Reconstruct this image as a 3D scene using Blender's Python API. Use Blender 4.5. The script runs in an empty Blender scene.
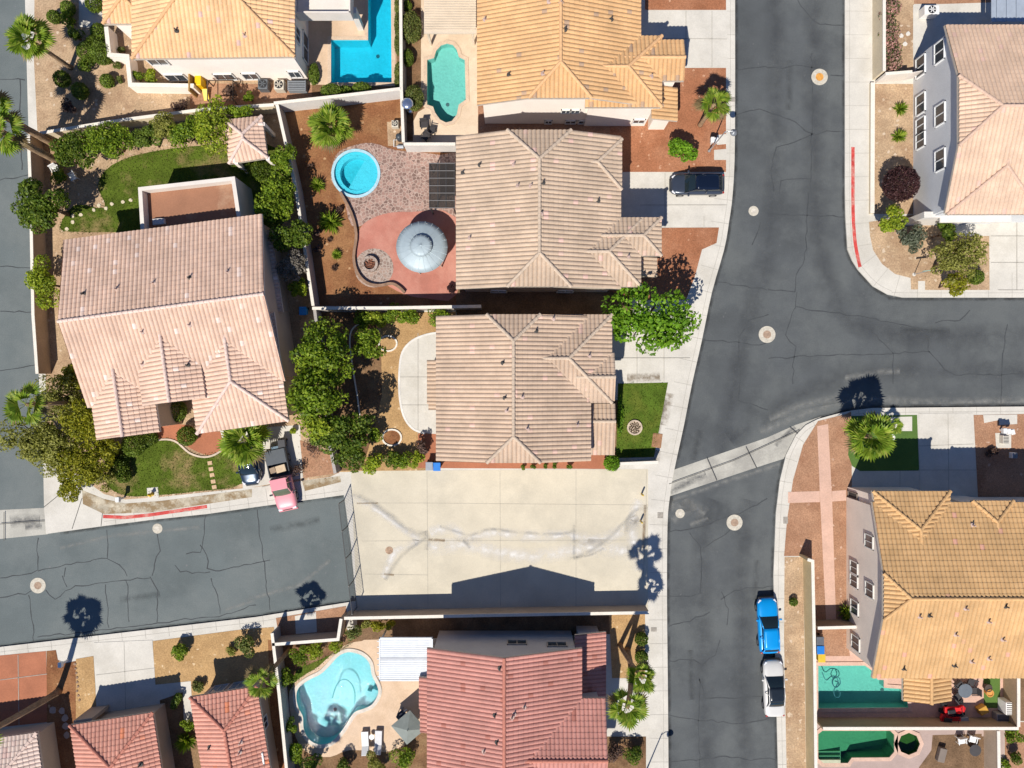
import bpy, math, random
import numpy as np
from mathutils import Vector, Matrix
from mathutils.geometry import tessellate_polygon

SC = bpy.context.scene
COL = SC.collection
R = math.radians
# ------------------------------------------------------------------ camera, sky, sun
CAMH, FPX = 63.0, 709.0                      # drone height in metres, focal length in pixels
cam_d = bpy.data.cameras.new("camera"); cam = bpy.data.objects.new("camera", cam_d); COL.objects.link(cam)
cam.location = (0, 0, CAMH); cam.rotation_euler = (0, 0, 0)
cam_d.sensor_width = 36.0; cam_d.lens = 36.0 * FPX / 1024.0
cam_d.clip_start = 0.5; cam_d.clip_end = 3000
SC.camera = cam
SUN_EL, SUN_AZ = R(52.5), R(203.0)           # azimuth clockwise from +Y
world = bpy.data.worlds.new("World"); SC.world = world; world.use_nodes = True
wn = world.node_tree; wn.nodes.clear()
sky = wn.nodes.new("ShaderNodeTexSky"); sky.sky_type = 'NISHITA'; sky.sun_disc = False
sky.sun_elevation = SUN_EL; sky.sun_rotation = SUN_AZ
sky.air_density = 1.0; sky.dust_density = 0.2; sky.ozone_density = 6.0
bg = wn.nodes.new("ShaderNodeBackground"); bg.inputs[1].default_value = 0.066
wo = wn.nodes.new("ShaderNodeOutputWorld")
tint = wn.nodes.new("ShaderNodeMix"); tint.data_type = 'RGBA'; tint.blend_type = 'MULTIPLY'; tint.inputs[0].default_value = 1.0; tint.inputs[7].default_value = (.86, .98, 1.2, 1)
wn.links.new(sky.outputs[0], tint.inputs[6]); wn.links.new(tint.outputs[2], bg.inputs[0]); wn.links.new(bg.outputs[0], wo.inputs[0])
sd = bpy.data.lights.new("sun", 'SUN'); sd.energy = 5.0; sd.angle = R(0.5); sd.color = (1.0, 0.955, 0.88)
sun = bpy.data.objects.new("sun", sd); COL.objects.link(sun)
SDIR = Vector((math.sin(SUN_AZ) * math.cos(SUN_EL), math.cos(SUN_AZ) * math.cos(SUN_EL), math.sin(SUN_EL)))
sun.rotation_euler = SDIR.to_track_quat('Z', 'Y').to_euler(); sun.location = (0, 0, 90)
SC.view_settings.view_transform = 'Standard'; SC.view_settings.look = 'None'
SC.view_settings.gamma = 1.0; SC.view_settings.use_curve_mapping = False
SC.view_settings.exposure = 0.2

rng = np.random.default_rng(7)
# ------------------------------------------------------------------ helpers
def P(px, py, h=0.0):
    s = (CAMH - h) / FPX
    return Vector(((px - 512) * s, (384 - py) * s, h))
def W2(px, py, h=0.13):
    p = P(px, py, h); return (p.x, p.y)
ORG = {}
def org(o): return ORG.get(o.name, Vector((0, 0, 0)))
def tag(o, label=None, cat=None, group=None, kind=None):
    if label: o['label'] = label
    if cat: o['category'] = cat
    if group: o['group'] = group
    if kind: o['kind'] = kind
    return o
def thing(name, label, cat, loc=(0, 0, 0), rz=0.0, group=None):
    o = bpy.data.objects.new(name, None); COL.objects.link(o); o.empty_display_size = 0.3
    o.location = loc; o.rotation_euler = (0, 0, rz); ORG[o.name] = Vector(loc)
    return tag(o, label, cat, group)
def fast_mesh(name, v, f, mats=(), smooth=False, uv=None, midx=None):
    """v (n,3) array, f list of equal-length rows (array) or python lists"""
    me = bpy.data.meshes.new(name)
    v = np.asarray(v, dtype=np.float32).reshape(-1, 3)
    if isinstance(f, np.ndarray):
        nf, k = f.shape
        me.vertices.add(len(v)); me.vertices.foreach_set("co", v.ravel())
        me.loops.add(nf * k); me.loops.foreach_set("vertex_index", f.astype(np.int32).ravel())
        me.polygons.add(nf); me.polygons.foreach_set("loop_start", np.arange(0, nf * k, k, dtype=np.int32))
        if uv is not None:
            l = me.uv_layers.new(name="UVMap"); l.data.foreach_set("uv", np.asarray(uv, dtype=np.float32)[f.ravel()].ravel())
        me.update(calc_edges=True); me.validate()
    else:
        me.from_pydata([tuple(map(float, p)) for p in v], [], [tuple(q) for q in f]); me.update()
        if uv is not None:
            l = me.uv_layers.new(name="UVMap")
            for lp in me.loops: l.data[lp.index].uv = uv[lp.vertex_index]
    for m in mats: me.materials.append(m)
    if midx is not None: me.polygons.foreach_set("material_index", np.asarray(midx, dtype=np.int32))
    me.polygons.foreach_set("use_smooth", np.full(len(me.polygons), bool(smooth)))
    return me
def obj(name, v, f, m, parent=None, smooth=False, uv=None, local=False, sub=0, bevel=0.0):
    v = np.asarray(v, dtype=float).reshape(-1, 3)
    if parent is not None and not local: v = v - np.array(org(parent))
    me = fast_mesh(name, v, f, (m,) if not isinstance(m, (list, tuple)) else m, smooth, uv)
    o = bpy.data.objects.new(name, me); COL.objects.link(o)
    if parent is not None:
        o.parent = parent; ORG[o.name] = org(parent)
    if bevel:
        b = o.modifiers.new("bevel", 'BEVEL'); b.width = bevel; b.segments = 2; b.limit_method = 'ANGLE'
    if sub:
        s = o.modifiers.new("sub", 'SUBSURF'); s.levels = sub; s.render_levels = sub
    return o
class MB:
    """collects shapes for one mesh"""
    def __init__(s): s.v = []; s.f = []
    def add(s, v, f):
        k = len(s.v); s.v += [tuple(map(float, p)) for p in v]; s.f += [tuple(i + k for i in q) for q in f]; return s
    def box(s, c, d, rz=0.0, tilt=None):
        x, y, z = d[0] / 2, d[1] / 2, d[2] / 2
        m = Matrix.Rotation(rz, 3, 'Z')
        if tilt: m = m @ Matrix.Rotation(tilt[1], 3, tilt[0])
        pts = [Vector(c) + m @ Vector((a * x, b * y, e * z)) for e in (-1, 1) for a, b in ((-1, -1), (1, -1), (1, 1), (-1, 1))]
        return s.add(pts, [(3, 2, 1, 0), (4, 5, 6, 7), (0, 1, 5, 4), (1, 2, 6, 5), (2, 3, 7, 6), (3, 0, 4, 7)])
    def tube(s, pts, rad, n=8, cap=True):
        pts = [Vector(p) for p in pts]; rad = rad if isinstance(rad, (list, tuple)) else [rad] * len(pts)
        rings = []
        for i, p in enumerate(pts):
            t = (pts[min(i + 1, len(pts) - 1)] - pts[max(i - 1, 0)]).normalized()
            a = t.orthogonal().normalized() if abs(t.z) < .9 else t.cross(Vector((0, 1, 0))).normalized(); b = t.cross(a)
            rings.append([p + (a * math.cos(2 * math.pi * k / n) + b * math.sin(2 * math.pi * k / n)) * rad[i] for k in range(n)])
        v = [q for r_ in rings for q in r_]; f = []
        for i in range(len(pts) - 1):
            for k in range(n):
                f.append((i * n + k, i * n + (k + 1) % n, (i + 1) * n + (k + 1) % n, (i + 1) * n + k))
        if cap: f += [tuple(range(n - 1, -1, -1)), tuple(range((len(pts) - 1) * n, len(pts) * n))]
        return s.add(v, f)
    def lathe(s, c, prof, n=16):
        c = Vector(c); v = []; f = []
        for (r_, z) in prof:
            v += [c + Vector((r_ * math.cos(2 * math.pi * k / n), r_ * math.sin(2 * math.pi * k / n), z)) for k in range(n)]
        for i in range(len(prof) - 1):
            for k in range(n): f.append((i * n + k, i * n + (k + 1) % n, (i + 1) * n + (k + 1) % n, (i + 1) * n + k))
        f.append(tuple(range((len(prof) - 1) * n, len(prof) * n))); f.append(tuple(range(n - 1, -1, -1)))
        return s.add(v, f)
    def prism(s, poly, z0, z1):
        if area2(poly) < 0: poly = poly[::-1]
        n = len(poly); v = [(x, y, z0) for x, y in poly] + [(x, y, z1) for x, y in poly]
        return s.add(v, [tuple(range(n - 1, -1, -1)), tuple(range(n, 2 * n))] + [(i, (i + 1) % n, n + (i + 1) % n, n + i) for i in range(n)])
    def build(s, name, m, parent=None, **k): return obj(name, s.v, s.f, m, parent, **k)
def area2(p): return sum(p[i][0] * p[(i + 1) % len(p)][1] - p[(i + 1) % len(p)][0] * p[i][1] for i in range(len(p)))
def smoothpoly(pts, n=6, closed=True):
    out = []; N = len(pts)
    for i in range(N if closed else N - 1):
        g = lambda j: np.array(pts[j % N] if closed else pts[min(max(j, 0), N - 1)], float)
        p0, p1, p2, p3 = g(i - 1), g(i), g(i + 1), g(i + 2)
        for k in range(n):
            t = k / n
            out.append(tuple(.5 * ((2 * p1) + (-p0 + p2) * t + (2 * p0 - 5 * p1 + 4 * p2 - p3) * t * t + (-p0 + 3 * p1 - 3 * p2 + p3) * t ** 3)))
    if not closed: out.append(tuple(pts[-1]))
    return out
def circ(cx, cy, r, n=32, ry=None): return [(cx + r * math.cos(2 * math.pi * k / n), cy + (ry or r) * math.sin(2 * math.pi * k / n)) for k in range(n)]
def inside(p, poly):
    x, y = p; c = False; n = len(poly)
    for i in range(n):
        x1, y1 = poly[i]; x2, y2 = poly[(i + 1) % n]
        if (y1 > y) != (y2 > y) and x < (x2 - x1) * (y - y1) / (y2 - y1) + x1: c = not c
    return c
def offset_line(pts, d, closed=False):
    """offset a 2D polyline to its left by d with mitres"""
    out = []; n = len(pts)
    for i in range(n):
        a = Vector(pts[i]) - Vector(pts[i - 1]) if (i > 0 or closed) else None
        b = Vector(pts[(i + 1) % n]) - Vector(pts[i]) if (i < n - 1 or closed) else None
        a = a or b; b = b or a
        a = a.normalized() if a.length > 1e-9 else b.normalized(); b = b.normalized() if b.length > 1e-9 else a
        na, nb = Vector((-a.y, a.x)), Vector((-b.y, b.x)); m = (na + nb)
        m = m.normalized() if m.length > 1e-6 else na
        k = d / max(.35, m.dot(na)); out.append((pts[i][0] + m.x * k, pts[i][1] + m.y * k))
    return out
# ------------------------------------------------------------------ materials
def srgb(r, g, b):
    f = lambda c: (c / 255 / 12.92) if c / 255 <= .04045 else ((c / 255 + .055) / 1.055) ** 2.4
    return (f(r), f(g), f(b))
def newmat(name):
    m = bpy.data.materials.new(name); m.use_nodes = True; nt = m.node_tree
    b = nt.nodes["Principled BSDF"]; return m, nt, b
def nd(nt, t, **k):
    n = nt.nodes.new(t)
    for a, v in k.items():
        if a.startswith('i_'):
            q = a[2:]; n.inputs[int(q) if q.isdigit() else q.replace('_', ' ')].default_value = v
        else: setattr(n, a, v)
    return n
def noise(nt, pos, scale, detail=4, rough=.6):
    n = nd(nt, "ShaderNodeTexNoise"); n.inputs['Scale'].default_value = scale; n.inputs['Detail'].default_value = detail
    n.inputs['Roughness'].default_value = rough; nt.links.new(pos, n.inputs['Vector']); return n.outputs['Fac']
def ramp(nt, fac, stops):
    r = nd(nt, "ShaderNodeValToRGB"); e = r.color_ramp.elements
    while len(e) < len(stops): e.new(.5)
    for q, (p, c) in zip(e, stops): q.position = p; q.color = (*c, 1) if len(c) == 3 else c
    nt.links.new(fac, r.inputs[0]); return r.outputs[0]
def mixc(nt, fac, a, b, mode='MIX'):
    m = nd(nt, "ShaderNodeMix", data_type='RGBA', blend_type=mode)
    for s, val in ((0, fac), (6, a), (7, b)):
        if isinstance(val, (int, float)): m.inputs[s].default_value = val
        elif isinstance(val, tuple): m.inputs[s].default_value = (*val, 1) if len(val) == 3 else val
        else: nt.links.new(val, m.inputs[s])
    return m.outputs[2]
def mul(c, k): return tuple(min(1, x * k) for x in c)
MATS = {}
def M(name, col, rough=.85, var=.18, scale=.8, fine=.25, fscale=18, bump=.0, bdist=.02, spec=.25, col2=None, metal=0.0, speck=None, c2lo=.45, c2hi=.62):
    """ground-like material: large patches, mid mottling, fine grain"""
    if name in MATS: return MATS[name]
    m, nt, b = newmat(name); pos = nd(nt, "ShaderNodeNewGeometry").outputs['Position']
    c = ramp(nt, noise(nt, pos, scale, 5), [(.3, mul(col, 1 - var)), (.7, mul(col, 1 + var))])
    if col2: c = mixc(nt, ramp(nt, noise(nt, pos, scale * .55, 6, .68), [(c2lo, (0, 0, 0)), (c2hi, (1, 1, 1))]), c, col2)
    nf = noise(nt, pos, fscale, 3, .75)
    c = mixc(nt, 1.0, c, ramp(nt, nf, [(.25, (1 - fine,) * 3), (.75, (1 + fine,) * 3)]), 'MULTIPLY')
    if speck:
        sc, thr, scol = speck
        w = nd(nt, "ShaderNodeTexVoronoi"); w.inputs['Scale'].default_value = sc; nt.links.new(pos, w.inputs['Vector'])
        c = mixc(nt, ramp(nt, w.outputs['Color'], [(thr, (0, 0, 0)), (min(1, thr + .05), (1, 1, 1))]), c, scol)
    nt.links.new(c, b.inputs['Base Color']); b.inputs['Roughness'].default_value = rough
    b.inputs['Specular IOR Level'].default_value = spec; b.inputs['Metallic'].default_value = metal
    if bump:
        bp = nd(nt, "ShaderNodeBump"); bp.inputs['Strength'].default_value = bump; bp.inputs['Distance'].default_value = bdist
        nt.links.new(nf, bp.inputs['Height']); nt.links.new(bp.outputs[0], b.inputs['Normal'])
    MATS[name] = m; return m
def Mplain(name, col, rough=.5, metal=0, spec=.4, var=.08, coat=0.0):
    m = M(name, col, rough, var, 2.5, .05, 30, 0, .01, spec, metal=metal)
    m.node_tree.nodes["Principled BSDF"].inputs['Coat Weight'].default_value = coat
    return m
def Mroof(name, base, lo, hi, odd=None, oddp=.965):
    """barrel tiles: colour changes from tile to tile (UV counts tiles) and with weathering"""
    if name in MATS: return MATS[name]
    m, nt, b = newmat(name)
    uv = nd(nt, "ShaderNodeUVMap"); uv.uv_map = "UVMap"
    fl = nd(nt, "ShaderNodeVectorMath", operation='FLOOR'); nt.links.new(uv.outputs[0], fl.inputs[0])
    wnn = nd(nt, "ShaderNodeTexWhiteNoise", noise_dimensions='2D'); nt.links.new(fl.outputs[0], wnn.inputs['Vector'])
    lo = tuple((a + 2 * b) / 3 for a, b in zip(lo, base)); hi = tuple((a + 2 * b) / 3 for a, b in zip(hi, base)); st = [(0, lo), (.35, base), (.7, base), (1, hi)]
    c = ramp(nt, wnn.outputs['Value'], st)
    if odd: c = mixc(nt, ramp(nt, wnn.outputs['Value'], [(oddp, (0, 0, 0)), (oddp + .004, (1, 1, 1))]), c, odd)
    pos = nd(nt, "ShaderNodeNewGeometry").outputs['Position']
    c = mixc(nt, 1.0, c, ramp(nt, noise(nt, pos, .45, 7, .65), [(.32, (.80,) * 3), (.68, (1.1,) * 3)]), 'MULTIPLY')
    c = mixc(nt, 1.0, c, ramp(nt, noise(nt, pos, 9, 4, .7), [(.25, (.86,) * 3), (.75, (1.12,) * 3)]), 'MULTIPLY')
    nt.links.new(c, b.inputs['Base Color']); b.inputs['Roughness'].default_value = .82; b.inputs['Specular IOR Level'].default_value = .25
    MATS[name] = m; return m
def Mleaf(name, cols, trans=.38):
    if name in MATS: return MATS[name]
    m, nt, b = newmat(name); g = nd(nt, "ShaderNodeNewGeometry")
    n = len(cols); c = ramp(nt, g.outputs['Random Per Island'], [(i / max(1, n - 1), q) for i, q in enumerate(cols)])
    c = mixc(nt, 1.0, c, ramp(nt, noise(nt, g.outputs['Position'], .9, 3), [(.3, (.75,) * 3), (.7, (1.25,) * 3)]), 'MULTIPLY')
    nt.links.new(c, b.inputs['Base Color']); b.inputs['Roughness'].default_value = .55; b.inputs['Specular IOR Level'].default_value = .25
    t = nd(nt, "ShaderNodeBsdfTranslucent"); nt.links.new(mixc(nt, 1.0, c, (1.15, 1.2, .5), 'MULTIPLY'), t.inputs[0])
    mx = nd(nt, "ShaderNodeMixShader"); mx.inputs[0].default_value = trans
    nt.links.new(b.outputs[0], mx.inputs[1]); nt.links.new(t.outputs[0], mx.inputs[2])
    nt.links.new(mx.outputs[0], nt.nodes["Material Output"].inputs[0]); MATS[name] = m; return m
def Mstone(name, stone, joint, scale, var=.3, width=.05):
    if name in MATS: return MATS[name]
    m, nt, b = newmat(name); pos = nd(nt, "ShaderNodeNewGeometry").outputs['Position']
    v1 = nd(nt, "ShaderNodeTexVoronoi", feature='DISTANCE_TO_EDGE'); v2 = nd(nt, "ShaderNodeTexVoronoi")
    for v in (v1, v2): v.inputs['Scale'].default_value = scale; nt.links.new(pos, v.inputs['Vector'])
    c = ramp(nt, v2.outputs['Color'], [(.2, mul(stone, 1 - var)), (.8, mul(stone, 1 + var))])
    c = mixc(nt, ramp(nt, v1.outputs['Distance'], [(width, (1, 1, 1)), (width * 2, (0, 0, 0))]), c, joint)
    c = mixc(nt, 1.0, c, ramp(nt, noise(nt, pos, 6, 4), [(.3, (.85,) * 3), (.7, (1.15,) * 3)]), 'MULTIPLY')
    nt.links.new(c, b.inputs['Base Color']); b.inputs['Roughness'].default_value = .85
    MATS[name] = m; return m
def Mwater(name, tint, ripple=1.0):
    m, nt, b = newmat(name); nt.nodes.remove(b)
    pos = nd(nt, "ShaderNodeNewGeometry").outputs['Position']
    tr = nd(nt, "ShaderNodeBsdfTransparent"); tr.inputs[0].default_value = (*tint, 1)
    gl = nd(nt, "ShaderNodeBsdfGlossy"); gl.inputs['Roughness'].default_value = .04
    bp = nd(nt, "ShaderNodeBump"); bp.inputs['Strength'].default_value = .6 * ripple; bp.inputs['Distance'].default_value = .08
    nt.links.new(noise(nt, pos, 4.5, 4), bp.inputs['Height']); nt.links.new(bp.outputs[0], gl.inputs['Normal'])
    fr = nd(nt, "ShaderNodeFresnel"); fr.inputs[0].default_value = 1.33; nt.links.new(bp.outputs[0], fr.inputs[1])
    mx = nd(nt, "ShaderNodeMixShader"); nt.links.new(fr.outputs[0], mx.inputs[0]); nt.links.new(tr.outputs[0], mx.inputs[1]); nt.links.new(gl.outputs[0], mx.inputs[2])
    nt.links.new(mx.outputs[0], nt.nodes["Material Output"].inputs[0]); return m
def Mstain(name, col, strength=.8, nscale=1.2):
    """soft-edged dirt: alpha from the strip's own width (UV) times noise"""
    if name in MATS: return MATS[name]
    m, nt, b = newmat(name); pos = nd(nt, "ShaderNodeNewGeometry").outputs['Position']
    uv = nd(nt, "ShaderNodeUVMap"); uv.uv_map = "UVMap"; sp = nd(nt, "ShaderNodeSeparateXYZ"); nt.links.new(uv.outputs[0], sp.inputs[0])
    e = ramp(nt, sp.outputs[1], [(0, (0, 0, 0)), (.5, (1, 1, 1)), (1, (0, 0, 0))])
    nz = ramp(nt, noise(nt, pos, nscale, 6, .7), [(.38, (.15,) * 3), (.62, (1, 1, 1))])
    al = nd(nt, "ShaderNodeMath", operation='MULTIPLY'); nt.links.new(mixc(nt, 1.0, e, nz, 'MULTIPLY'), al.inputs[0]); al.inputs[1].default_value = strength
    b.inputs['Base Color'].default_value = (*col, 1); b.inputs['Roughness'].default_value = .9
    nt.links.new(al.outputs[0], b.inputs['Alpha']); MATS[name] = m; return m
G = dict(
  asphalt=M('asphalt', (.082, .088, .09), .9, .2, .22, .24, 14, .25, .01, .2, col2=(.112, .119, .117), speck=(9, .93, (.12, .12, .12))),
  asphalt_left=M('asphalt_old', (.118, .136, .134), .9, .14, .2, .22, 14, .25, .01, .2, col2=(.15, .166, .16), speck=(9, .93, (.17, .17, .17))),
  tar=M('crack_tar', (.054, .058, .06), .8, .2, 2),
  concrete=M('concrete', (.56, .525, .46), .85, .09, .5, .1, 10, .1, .01, .25, col2=(.47, .435, .37), c2lo=.5, c2hi=.72),
  concrete_lot=M('concrete_lot', (.56, .50, .385), .85, .08, .35, .08, 9, .1, .01, .25, col2=(.455, .41, .32), c2lo=.46, c2hi=.72),
  concrete_dirty=M('concrete_dirty', (.43, .375, .28), .85, .25, 1.3, .2, 9, .1, .01, .25, col2=(.25, .175, .095), c2lo=.44, c2hi=.56),
  pan=M('cross_pan', (.42, .40, .345), .85, .12, .5, .12, 9, .1, .01, .25, col2=(.30, .285, .25)),
  joint=M('joint', (.36, .335, .29), .9, .15, 3),
  joint_dark=M('joint_dark', (.10, .095, .085), .9, .15, 3),
  tan=M('tan_gravel', (.43, .30, .185), .95, .2, .6, .4, 7, .5, .04, .1, col2=(.33, .215, .13), speck=(5, .86, (.55, .43, .31))),
  gold=M('gold_gravel', (.43, .27, .125), .95, .14, .6, .35, 8, .5, .03, .1, col2=(.36, .22, .10), speck=(6, .9, (.62, .46, .28))),
  redgravel=M('red_gravel', (.31, .128, .065), .95, .14, .5, .38, 9, .5, .03, .1, col2=(.36, .165, .09), speck=(6, .9, (.52, .3, .19))),
  brown=M('brown_gravel', (.205, .088, .04), .95, .2, .5, .4, 8, .5, .03, .1, col2=(.29, .145, .065), speck=(5, .9, (.45, .28, .15))),
  pinkgravel=M('pink_brown_gravel', (.36, .20, .12), .95, .14, .5, .38, 9, .5, .03, .1, col2=(.30, .155, .09), speck=(6, .9, (.5, .34, .25))),
  soil=M('soil', (.17, .095, .05), .95, .35, .7, .4, 8, .5, .04, .1, col2=(.24, .15, .08)),
  darksoil=M('dark_soil', (.17, .105, .06), .95, .3, .7, .4, 8, .5, .04, .1),
  lawn=M('lawn', (.075, .12, .014), .95, .28, .7, .45, 13, .8, .05, .1, col2=(.12, .145, .022)),
  lawn_dry=M('lawn_dry', (.078, .112, .013), .95, .3, .6, .45, 12, .8, .05, .1, col2=(.24, .175, .075), c2lo=.50, c2hi=.66),
  turf=M('turf', (.085, .15, .035), .95, .1, .6, .3, 14, .6, .03, .1),
  redslab=M('red_concrete', (.42, .165, .12), .8, .14, .45, .1, 8, .1, .01, .25, col2=(.50, .235, .175)),
  terracotta=M('terracotta_paving', (.36, .135, .07), .8, .12, .6, .15, 8, .15, .01, .25),
  pinkpath=M('pink_paving', (.55, .355, .27), .8, .08, .8, .14, 9, .15, .01, .25),
  deck=M('pool_deck', (.62, .455, .315), .8, .08, .6, .1, 9, .1, .01, .25, col2=(.54, .385, .255)),
  deck_light=M('pool_deck_light', (.64, .50, .36), .8, .08, .6, .1, 9, .1, .01, .25, col2=(.56, .43, .30)),
  flag=Mstone('flagstone', (.27, .165, .13), (.41, .30, .245), 3.3, .35, .05),
  firestone=Mstone('small_flagstone', (.27, .19, .15), (.38, .31, .26), 3.4, .3, .06),
  purpledeck=M('mauve_concrete', (.40, .30, .26), .8, .1, .6, .1, 9, .1, .01, .25),
  redpaint=M('red_kerb_paint', (.50, .06, .05), .7, .2, 2, .25, 12, col2=(.55, .26, .21), c2lo=.48, c2hi=.66),
  ground=M('desert', (.40, .29, .19), .95, .2, .2),
)
# ------------------------------------------------------------------ pools first: every ground sheet gets holes where a pool is sunk
def z2(pts, ox, oy, k): return [(ox + a / k, oy + b / k) for a, b in pts]
POOLS = {}
POOLS['L'] = [(331, 40), (368, 40), (368, -44), (391, -44), (392, 83), (331, 83)]
POOLS['roman'] = [(427, 60), (434, 58), (436, 51), (441, 45.5), (447, 43.5), (453, 45), (457, 50), (459, 57), (465, 60), (466, 100), (459, 105), (457, 115), (452, 121.5), (446, 123), (440, 120), (435, 113), (433, 107), (427, 105)]
POOLS['spa'] = circ(356, 173.5, 22, 40)
POOLS['free'] = smoothpoly(z2([(470, 97), (530, 115), (575, 160), (590, 230), (620, 290), (625, 340), (590, 400), (540, 425), (490, 445), (450, 500), (410, 560), (350, 620), (280, 630), (225, 600), (195, 540), (190, 470), (165, 420), (152, 360), (165, 305), (220, 260), (290, 225), (340, 180), (390, 125), (430, 102)], 270, 635, 5.775), 4)
POOLS['teal'] = z2([(50, 100), (355, 98), (400, 130), (440, 190), (480, 192), (480, 242), (590, 250), (630, 310), (640, 375), (50, 380)], 810, 650, 6.51)
POOLS['green'] = z2([(50, 545), (78, 522), (520, 522), (548, 550), (548, 660), (515, 698), (270, 700), (245, 735), (85, 735), (50, 705)], 810, 650, 6.51)
POOLS['oct'] = circ(908.5, 743.5, 11.3, 8)
POOLW = {k: [W2(*q) for q in v] for k, v in POOLS.items()}
_cnt = [0]
def sheet(name, pts, m, layer=1, z=None, px=True, skirt=0.0):
    """thin ground surface at its own height, with a hole for every pool that lies wholly inside it"""
    w = [W2(*q) for q in pts] if px else pts
    _cnt[0] += 1
    z = z if z is not None else .13 + layer * .006 + (_cnt[0] % 12) * .0003
    holes = [p for p in POOLW.values() if all(inside(q, w) for q in p)]
    loops = [w] + holes
    tri = tessellate_polygon([[Vector((x, y, 0)) for x, y in l] for l in loops])
    flat = [q for l in loops for q in l]; V = [(x, y, z) for x, y in flat]; Fc = []
    for t in tri:
        a = area2([flat[i] for i in t])
        if abs(a) > 1e-9: Fc.append(tuple(t) if a > 0 else tuple(t)[::-1])
    if skirt:
        k = len(V); n = len(w); V += [(x, y, z) for x, y in w] + [(x, y, z - skirt) for x, y in w]
        Fc += [(k + i, k + (i + 1) % n, k + n + (i + 1) % n, k + n + i) if area2(w) < 0 else (k + (i + 1) % n, k + i, k + n + i, k + n + (i + 1) % n) for i in range(n)]
    o = obj(name, V, Fc, m); o['kind'] = 'structure'; return o
def strips(name, lines, width, z, m, jitter=0.0, kind='structure', uv=False, taper=False, closed=False):
    """narrow flat bands along pixel polylines, one mesh"""
    V = []; Fc = []; UV = []
    rr = random.Random(len(lines) * 31 + int(width * 1000))
    for ln in lines:
        wd = width
        if isinstance(ln, dict): wd = ln['w']; ln = ln['p']
        pts = [W2(*q, z) for q in ln]
        if jitter:
            q2 = []
            for a, b in zip(pts[:-1], pts[1:]):
                L = math.hypot(b[0] - a[0], b[1] - a[1]); n = max(1, int(L / .5))
                for i in range(n):
                    t = i / n; q2.append((a[0] + (b[0] - a[0]) * t + rr.gauss(0, jitter), a[1] + (b[1] - a[1]) * t + rr.gauss(0, jitter)))
            q2.append(pts[-1]); pts = q2
        ws = [wd * (rr.uniform(.6, 1.4) if jitter else 1) for _ in pts]
        L = offset_line(pts, .5, closed); Rr = offset_line(pts, -.5, closed); k = len(V)
        for i, (c, l, r_) in enumerate(zip(pts, L, Rr)):
            f = ws[i] * ((.3 if i in (0, len(pts) - 1) else 1) if taper else 1)
            V += [(c[0] + (l[0] - c[0]) * f, c[1] + (l[1] - c[1]) * f, z), (c[0] + (r_[0] - c[0]) * f, c[1] + (r_[1] - c[1]) * f, z)]
            UV += [(i, 0), (i, 1)]
        for i in range(len(pts) - (0 if closed else 1)):
            j = (i + 1) % len(pts); Fc.append((k + 2 * i, k + 2 * i + 1, k + 2 * j + 1, k + 2 * j))
    o = obj(name, V, Fc, m, uv=UV if uv else None); o['kind'] = kind; return o
def area(name, pts, m, label=None, cat=None, **k): return sheet(name, pts, m, **k)

# ------------------------------------------------------------------ ground, roads, blocks with kerbs
sheet('ground', [(-420, -420), (420, -420), (420, 420), (-420, 420)], G['ground'], z=-.03, px=False)
sheet('road', [(725, -250), (852, -250), (852, 200), (880, 280), (1500, 290), (1500, 415), (880, 416), (815, 440), (792, 520), (792, 1050), (655, 1050), (655, 470), (680, 300), (715, 190)], G['asphalt'], z=.004)
sheet('street', [(-400, 524), (370, 486), (370, 612), (-400, 700)], G['asphalt_left'], z=.004)
sheet('side_road', [(-75, -250), (30, -250), (52, 540), (-75, 540)], G['asphalt_left'], z=.002)
KL = [(735, -60), (735, 130), (733, 190), (729, 222), (724, 250), (712, 292), (702, 340), (692, 384), (684, 425), (674.5, 469), (670, 496), (667.5, 525), (667, 600), (668, 700), (669, 840)]
BLK = smoothpoly(KL, 3, False) + [(-120, 840), (-120, 664), (0, 647), (128, 632), (256, 617), (356, 601), (351, 545), (344, 495), (256, 507), (207, 514), (150, 520), (100, 526.5), (60, 532), (46, 534), (44, 506), (43, 455), (39, 380), (35, 315), (30, 190), (25, 0), (24, -60)]
sheet('pavement', BLK, G['concrete'], z=.13, skirt=.16)
KR = [(847, -60), (845, 0), (845, 192), (845.5, 217), (847.5, 249), (852, 260), (858, 269.5), (873, 286), (888, 294.5), (903, 297.5), (1024, 297.5), (1300, 297.5)]
sheet('pavement', KR + [(1300, -60)], G['concrete'], z=.13, skirt=.16)
KQ = [(1300, 406), (1024, 406.5), (873, 408), (852, 410.5), (836, 414), (818, 419), (806, 425), (796, 435), (786, 455), (780, 480), (776, 512), (773.5, 576), (775, 640), (778, 768), (779, 840)]
sheet('pavement', KQ + [(1300, 840)], G['concrete'], z=.13, skirt=.16)
sheet('cross_pan', [(671, 471), (768, 437.5), (796, 425), (822, 416.5), (815, 422), (800, 432), (788, 452), (784, 459), (768, 464), (667, 497.5)], G['pan'], z=.012)
sheet('cross_pan', [(-60, 513), (45, 508), (47, 534.5), (60, 533), (60, 531), (-60, 545)][:3] + [(-60, 545)], G['pan'], z=.012)
# kerb gutters, a slightly darker band along each kerb
def kerbline(pts, d):
    w = offset_line([W2(*q, 0) for q in pts], d); s = FPX / CAMH
    return [(512 + x * s, 384 - y * s) for x, y in w]
strips('kerb_joint', [kerbline(smoothpoly(KL, 3, False), -.42), kerbline(smoothpoly(KR[:-1], 3, False), .42), kerbline(smoothpoly(KQ[1:], 3, False), .42),
                      [(0, 652), (128, 637), (256, 622), (345, 608)], [(104, 521.5), (150, 515.5), (207, 509.5), (256, 502.5), (343, 490.5)]], .03, .1345, G['joint'])
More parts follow.
